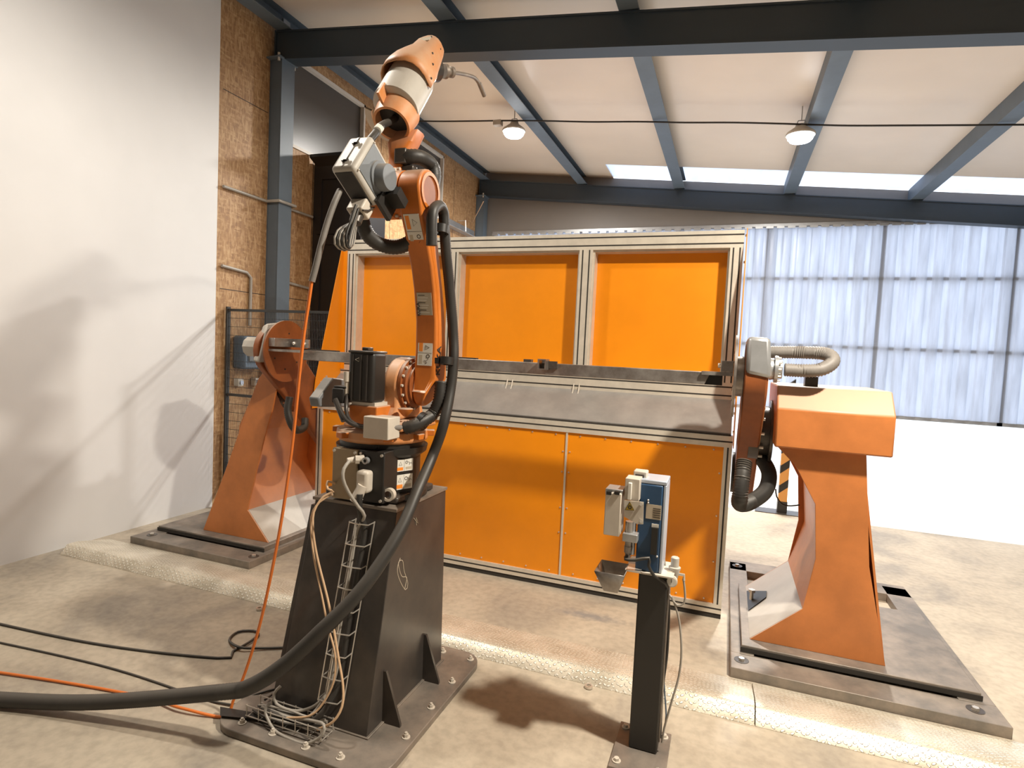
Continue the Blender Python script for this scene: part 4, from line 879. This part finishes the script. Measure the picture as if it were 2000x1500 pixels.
# robot hoses -------------------------------------------------------
hose('wire_conduit', [PX(722, 274, BX - .03), PX(733, 261, BX - .03), PX(746, 245, -1.30), O + a_ * .03, O + a_ * .05], .014, 'black_rubber', 'short black wire conduit from the feeder case into the forearm tube', 0)
tag(MB().tube([PX(736, 256.5, BX - .03), PX(742, 249, -1.30)], .0165, 14, straight=True).build('hose_band', 'label_white', origin=PX(740, 252, -1.30)), 'white band around the short wire conduit above the feeder case', 'band')
hose('corrugated_hose', [PX(790, 312, -1.27), PX(800, 306, -1.24), PX(822, 308, -1.21), PX(842, 322, -1.20), PX(848, 345, -1.19), PX(842, 375, -1.18), PX(838, 400, -1.17), PX(836, 430, -1.16), PX(815, 462, -1.20), PX(780, 482, -1.27), PX(745, 478, -1.33), PX(718, 458, -1.36), PX(706, 425, -1.37), PX(704, 400, -1.37)], .0285, 'black_rubber', 'black corrugated hose looping around the elbow of the robot', .04)
hp = [PX(843, 480, -1.10), PX(843, 440, -1.10), PX(846, 412, -1.10), PX(858, 402, -1.10), PX(866, 415, -1.10), PX(868, 445, -1.10), PX(871, 490, -1.10), PX(878, 560, -1.10), PX(885, 650, -1.09), PX(886, 700, -1.08), PX(880, 760, -1.08), PX(866, 830, -1.08)]
hp += [PY(845, 890, 2.13), PY(815, 960, 2.0), PY(785, 1030, 1.90), PY(740, 1105, 1.80), PY(690, 1170, 1.72), PY(630, 1230, 1.66), PY(560, 1295, 1.62), PY(490, 1340, 1.60), PY(430, 1352, 1.60), V((-2.2, 1.5, .07)), V((-2.6, 1.40, .032)), V((-3.2, 1.2, .032)), V((-3.9, 1.0, .032))]
hose('cable_conduit', hp, lambda u: .0215 + .0065 * min(1, max(0, (u - .25) / .2)), 'black_rubber', 'long black ribbed conduit sweeping from the robot arm down to the floor', .022, .008, 16)
hose('cable_conduit', [PX(862, 745, -1.12), PX(858, 780, -1.12), PX(846, 808, -1.14), PX(826, 822, -1.16), PX(805, 832, -1.19), PX(790, 836, -1.22)], .026, 'black_rubber', 'short ribbed conduit curling from behind the link arm to the carousel', .07, .012, 14)
MB().ring(PX(825, 823, -1.165), (1, -.1, -.3), .026, .038, -.012, .012, 20).build('conduit_clamp', 'black', R)
MB().tube([PX(762, 834, -1.24), PX(790, 836, -1.22)], .012, 10).build('conduit_lead', 'grey_rubber', R)
q0 = BX - .085
cable('welding_cable', [PX(664, 372, q0), PX(654, 394, q0), PX(641, 430, q0 - .01), PX(628, 475, q0 - .02), PX(617, 520, q0 - .03), PX(609, 550, q0 - .04)], .011, 'grey_rubber', 'thick grey cable hanging from the feeder case down to the orange cable')
cable('orange_cable', [PX(609, 548, q0 - .04), PX(603, 590, q0 - .05), PX(594, 650, q0 - .07), PX(585, 730, q0 - .09), PX(573, 850, q0 - .13), PX(557, 970, q0 - .18), PX(538, 1080, q0 - .23), PX(510, 1210, -1.64), PX(480, 1310, -1.71), PX(455, 1370, -1.75), PX(438, 1400, -1.77), V((-1.95, 1.66, .02)), V((-2.2, 1.66, .008)), V((-2.8, 1.55, .008)), V((-3.9, 1.3, .008))], .0058, 'orange_cable', 'thin orange cable hanging from the grey cable to the floor at left')
for k in range(6):
    ox = BX - .05 + k * .007; d_ = k * 4
    cable('looped_lead', [PX(700 - k, 400, ox), PX(692 - d_ * .3, 430, ox), PX(660 + d_ * .8, 450 + d_ * .5, ox), PX(654 + d_ * 1.2, 476 + k, ox), PX(672 + d_ * .6, 489 - k, ox), PX(690 - k * 2, 478, ox), PX(694 - d_ * .4, 450, ox), PX(700, 408, ox)], .0042, 'black_rubber' if k % 2 else 'grey_cable', 'thin lead looped and tied under the feeder case', 'cable', 'looped leads under the feeder case')

# ================================================================== TORCH CLEANER
CY = 2.18
t = thing('torch_cleaning_station', (-.21, CY, 0), 'welding torch cleaning station with blue housing on a black post', 'cleaning station')
MB().box((-.315, 2.05, 0), (-.115, 2.33, .012)).build('foot_plate', 'plate_steel', t, .002)
for x, y in ((-.29, 2.085), (-.14, 2.085), (-.29, 2.295), (-.14, 2.295)): MB().cyl((x, y, .012), (x, y, .016), .016, seg=16).cyl((x, y, .016), (x, y, .026), .010, seg=6).build('anchor_bolt', 'connector_grey', t)
b = MB().box((-.262, CY - .0, .012), (-.156, CY + .105, .70)); b.build('post', 'black', t, .006)
MB().box((-.155, CY + .02, .05), (-.150, CY + .085, .68)).build('cable_strip', 'plate_steel', t)
MB().box((-.31, CY - .03, .70), (-.135, CY + .13, .708)).build('top_plate', 'connector_grey', t, .002)
hx0, hx1 = -.275, -.19; b = MB().box((hx0, CY - .02, .709), (hx1, CY + .11, 1.035)); hs = b.build('housing', 'blue_paint', t, .006)
MB().box((hx0, CY - .018, 1.036), (hx1 + .012, CY + .11, 1.050)).box((hx1 + .001, CY - .018, .709), (hx1 + .012, CY + .11, 1.036)).build('housing_cover', 'light_blue', hs, .003)
c = PY(1277, 1000, CY - .02); MB().box((c.x - .028, CY - .0215, c.z - .027), (c.x + .027, CY - .0205, c.z + .027)).build('rating_plate', 'label_tan', hs)
b = MB()
for k in range(5): b.box((c.x - .003, CY - .0222, c.z + .012 - k * .008), (c.x + .024, CY - .0216, c.z + .0145 - k * .008))
b.build('plate_print', 'ink', hs)
c = PY(1280, 1027, CY - .02); MB().box((c.x - .013, CY - .0225, c.z - .006), (c.x + .012, CY - .0205, c.z + .007)).build('small_label', 'label_white', hs)
c = PY(1278, 1060, CY - .03); MB().box((c.x - .012, CY - .032, c.z - .045), (c.x + .010, CY - .0205, c.z + .055)).build('connector_strip', 'black', hs)
for px, py in ((1266, 977), (1266, 982), (1283, 1087)): c = PY(px, py, CY - .02); MB().ball(c, .004).build('screw', 'wire', hs)
def pb(x0, y0, x1, y1, Y, dep, name, m_, bev=.002, parent=t):
    p0, p1 = PY(x0, y1, Y), PY(x1, y0, Y); return MB().box((p0.x, Y, p0.z), (p1.x, Y + dep, p1.z)).build(name, m_, parent, bev)
wt_ = pb(1178, 965, 1214, 1044, 2.10, .09, 'wire_cutter_case', 'connector_grey', .003)
pb(1182, 958, 1216, 966, 2.11, .08, 'case_cap', 'galv', .002, wt_)
for x in (1184, 1200): pb(x, 961, x + 10, 966, 2.095, .02, 'slot', 'black', 0, wt_)
pb(1219, 937, 1250, 976, 2.12, .07, 'clamp_block', 'connector_grey')
pb(1225, 944, 1234, 976, 2.105, .014, 'clamp_jaw', 'label_white')
pb(1236, 922, 1264, 945, 2.19, .05, 'top_fixture', 'connector_grey', .004)
pb(1240, 928, 1258, 938, 2.185, .008, 'fixture_slot', 'dark_steel', .001)
q = [PY(x, y, 2.105) for x, y in ((1219, 977), (1257, 981), (1256, 1024), (1245, 1024), (1219, 1009))]
sh = MB().prism(q, (0, .004, 0)).build('guard_plate', 'connector_grey', t)
q = [PY(x, y, 2.103) for x, y in ((1230, 980), (1239, 997), (1221, 996))]
MB().prism(q, (0, .0015, 0)).build('warning_triangle', 'yellow', sh)
q.append(q[0]); MB().tube([p + V((0, -.001, 0)) for p in q], .001, 4, straight=True).ring(PY(1230, 991, 2.1015), (0, 1, 0), .004, .007, -.0005, .0005, 10).build('triangle_border', 'ink', sh)
for px, py in ((1252, 985), (1252, 1018)): MB().cyl(PY(px, py, 2.103), PY(px, py, 2.092), .006, seg=6).build('screw', 'wire', sh)
c0 = PY(1230, 1018, 2.15); c1 = PY(1229, 1090, 2.15); c1.x = c0.x; Lc = (c0 - c1).length
MB().lathe(c1, (0, 0, 1), [(0, .010), (.02, .011), (.022, .015), (.045, .015), (.045, .013), (.085, .013), (.085, .015), (Lc, .015)], 20).build('spindle', 'bare_steel', t)
MB().lathe((c0.x + .012, 2.17, c1.z + .01), (0, 0, 1), [(0, .010), (Lc - .01, .010)], 12).build('guide_rod', 'galv', t)
pb(1215, 1046, 1245, 1057, 2.12, .06, 'spindle_bracket', 'galv')
# catch tray: tapering open hopper
top = [PY(1172, 1111, 2.10), PY(1226, 1112, 2.10), PY(1240, 1090, 2.20), PY(1182, 1088, 2.20)]
z = top[0].z; top = [V((-.408, 2.07, z)), V((-.300, 2.07, z)), V((-.300, 2.20, z)), V((-.408, 2.20, z))]
bt = [V((-.375, 2.10, z - .078)), V((-.325, 2.10, z - .078)), V((-.325, 2.17, z - .078)), V((-.375, 2.17, z - .078))]
b = MB(); b.poly(top + bt, [(0, 1, 5, 4), (1, 2, 6, 5), (2, 3, 7, 6), (3, 0, 4, 7), (4, 5, 6, 7)]); b.build('catch_hopper', 'bare_steel', t, solid=.003)
MB().box((-.302, 2.13, z - .002), (-.25, 2.20, z + .004)).build('hopper_arm', 'wire', t)
# air regulator
c = PY(1317, 1120, 2.22)
rg = MB().lathe(c + V((0, 0, -.015)), (0, 0, 1), [(0, .014), (.02, .017), (.035, .022), (.04, .022), (.042, .015), (.075, .015), (.078, .012)], 18).build('air_regulator', 'case_grey', t)
cg = PY(1312, 1135, 2.19); MB().lathe(cg, (0, -1, 0), [(-.01, .02), (.006, .021), (.008, .018)], 22).build('gauge', 'connector_grey', rg)
MB().cyl(cg + V((0, -.0082, 0)), cg + V((0, -.009, 0)), .017, seg=20).build('gauge_dial', 'label_white', rg)
MB().box((cg.x - .001, cg.y - .0105, cg.z - .002), (cg.x + .001, cg.y - .0092, cg.z + .013)).build('needle', 'ink', rg)
MB().tube([c + V((0, 0, .0)), c + V((.035, 0, -.0)), c + V((.035, 0, -.02))], .006, 8, straight=True).build('elbow_fitting', 'wire', rg)
MB().box((-.16, 2.20, .700), (c.x - .005, 2.22, .712)).build('regulator_bracket', 'wire', t)
cable('air_hose', [c + V((.035, 0, -.02)), PY(1338, 1160, 2.22), PY(1336, 1178, 2.22), PY(1322, 1182, 2.22), PY(1310, 1165, 2.22), PY(1303, 1150, 2.24), PY(1300, 1110, 2.26), PY(1293, 1068, 2.27)], .004, 'grey_cable', 'clear hose looping back from the air regulator up behind the blue housing', 'hose')
cable('air_hose', [PY(1312, 1165, 2.22), PY(1318, 1180, 2.22), PY(1327, 1215, 2.22), PY(1331, 1270, 2.21), PY(1326, 1320, 2.21), PY(1312, 1370, 2.20), PY(1298, 1420, 2.20), PY(1293, 1450, 2.20)], .004, 'grey_cable', 'clear hose bowing out beside the black post down to the foot plate', 'hose')
cable('air_hose', [PY(1308, 1155, 2.25), PY(1302, 1200, 2.25), PY(1296, 1290, 2.25), PY(1298, 1350, 2.25), PY(1301, 1400, 2.23), PY(1294, 1440, 2.22)], .003, 'plastic_blue', 'thin blue hose beside the black post of the cleaner', 'hose')
cable('power_cable', [PY(1225, 1085, 2.14), PY(1221, 1092, 2.13), PY(1240, 1094, 2.13), PY(1268, 1090, 2.14), PY(1267, 1105, 2.14), PY(1278, 1125, 2.15), PY(1300, 1140, 2.17), PY(1304, 1160, 2.22), PY(1306, 1200, 2.24), PY(1302, 1280, 2.24), PY(1293, 1350, 2.24), PY(1289, 1440, 2.23)], .006, 'black_rubber', 'black cable from the cleaner spindle down the back of the post')

# striped post standing in the background on the right
p = PZ(1526, 1001, 0)
t = thing('striped_post', p, 'small black and orange striped barrier post standing behind the right positioner', 'post')
b = MB().m('hazard_orange').box((p.x - .04, p.y - .04, .08), (p.x + .04, p.y + .04, 1.25)); b.build('shaft', None, t)
b = MB()
for k in range(6): z = .2 + k * .2; b.prism([(p.x - .041, p.y - .041, z), (p.x + .041, p.y - .041, z + .07), (p.x + .041, p.y - .041, z + .15), (p.x - .041, p.y - .041, z + .08)], (0, .082, 0))
b.build('black_stripe', 'black', t)
MB().box((p.x - .045, p.y - .045, 0), (p.x + .045, p.y + .045, .12)).build('base', 'black', t); MB().box((p.x - .25, p.y - .1, 0), (p.x + .35, p.y + .1, .008)).build('base_plate', 'dark_steel', t)
# smear of grey dust on the concrete
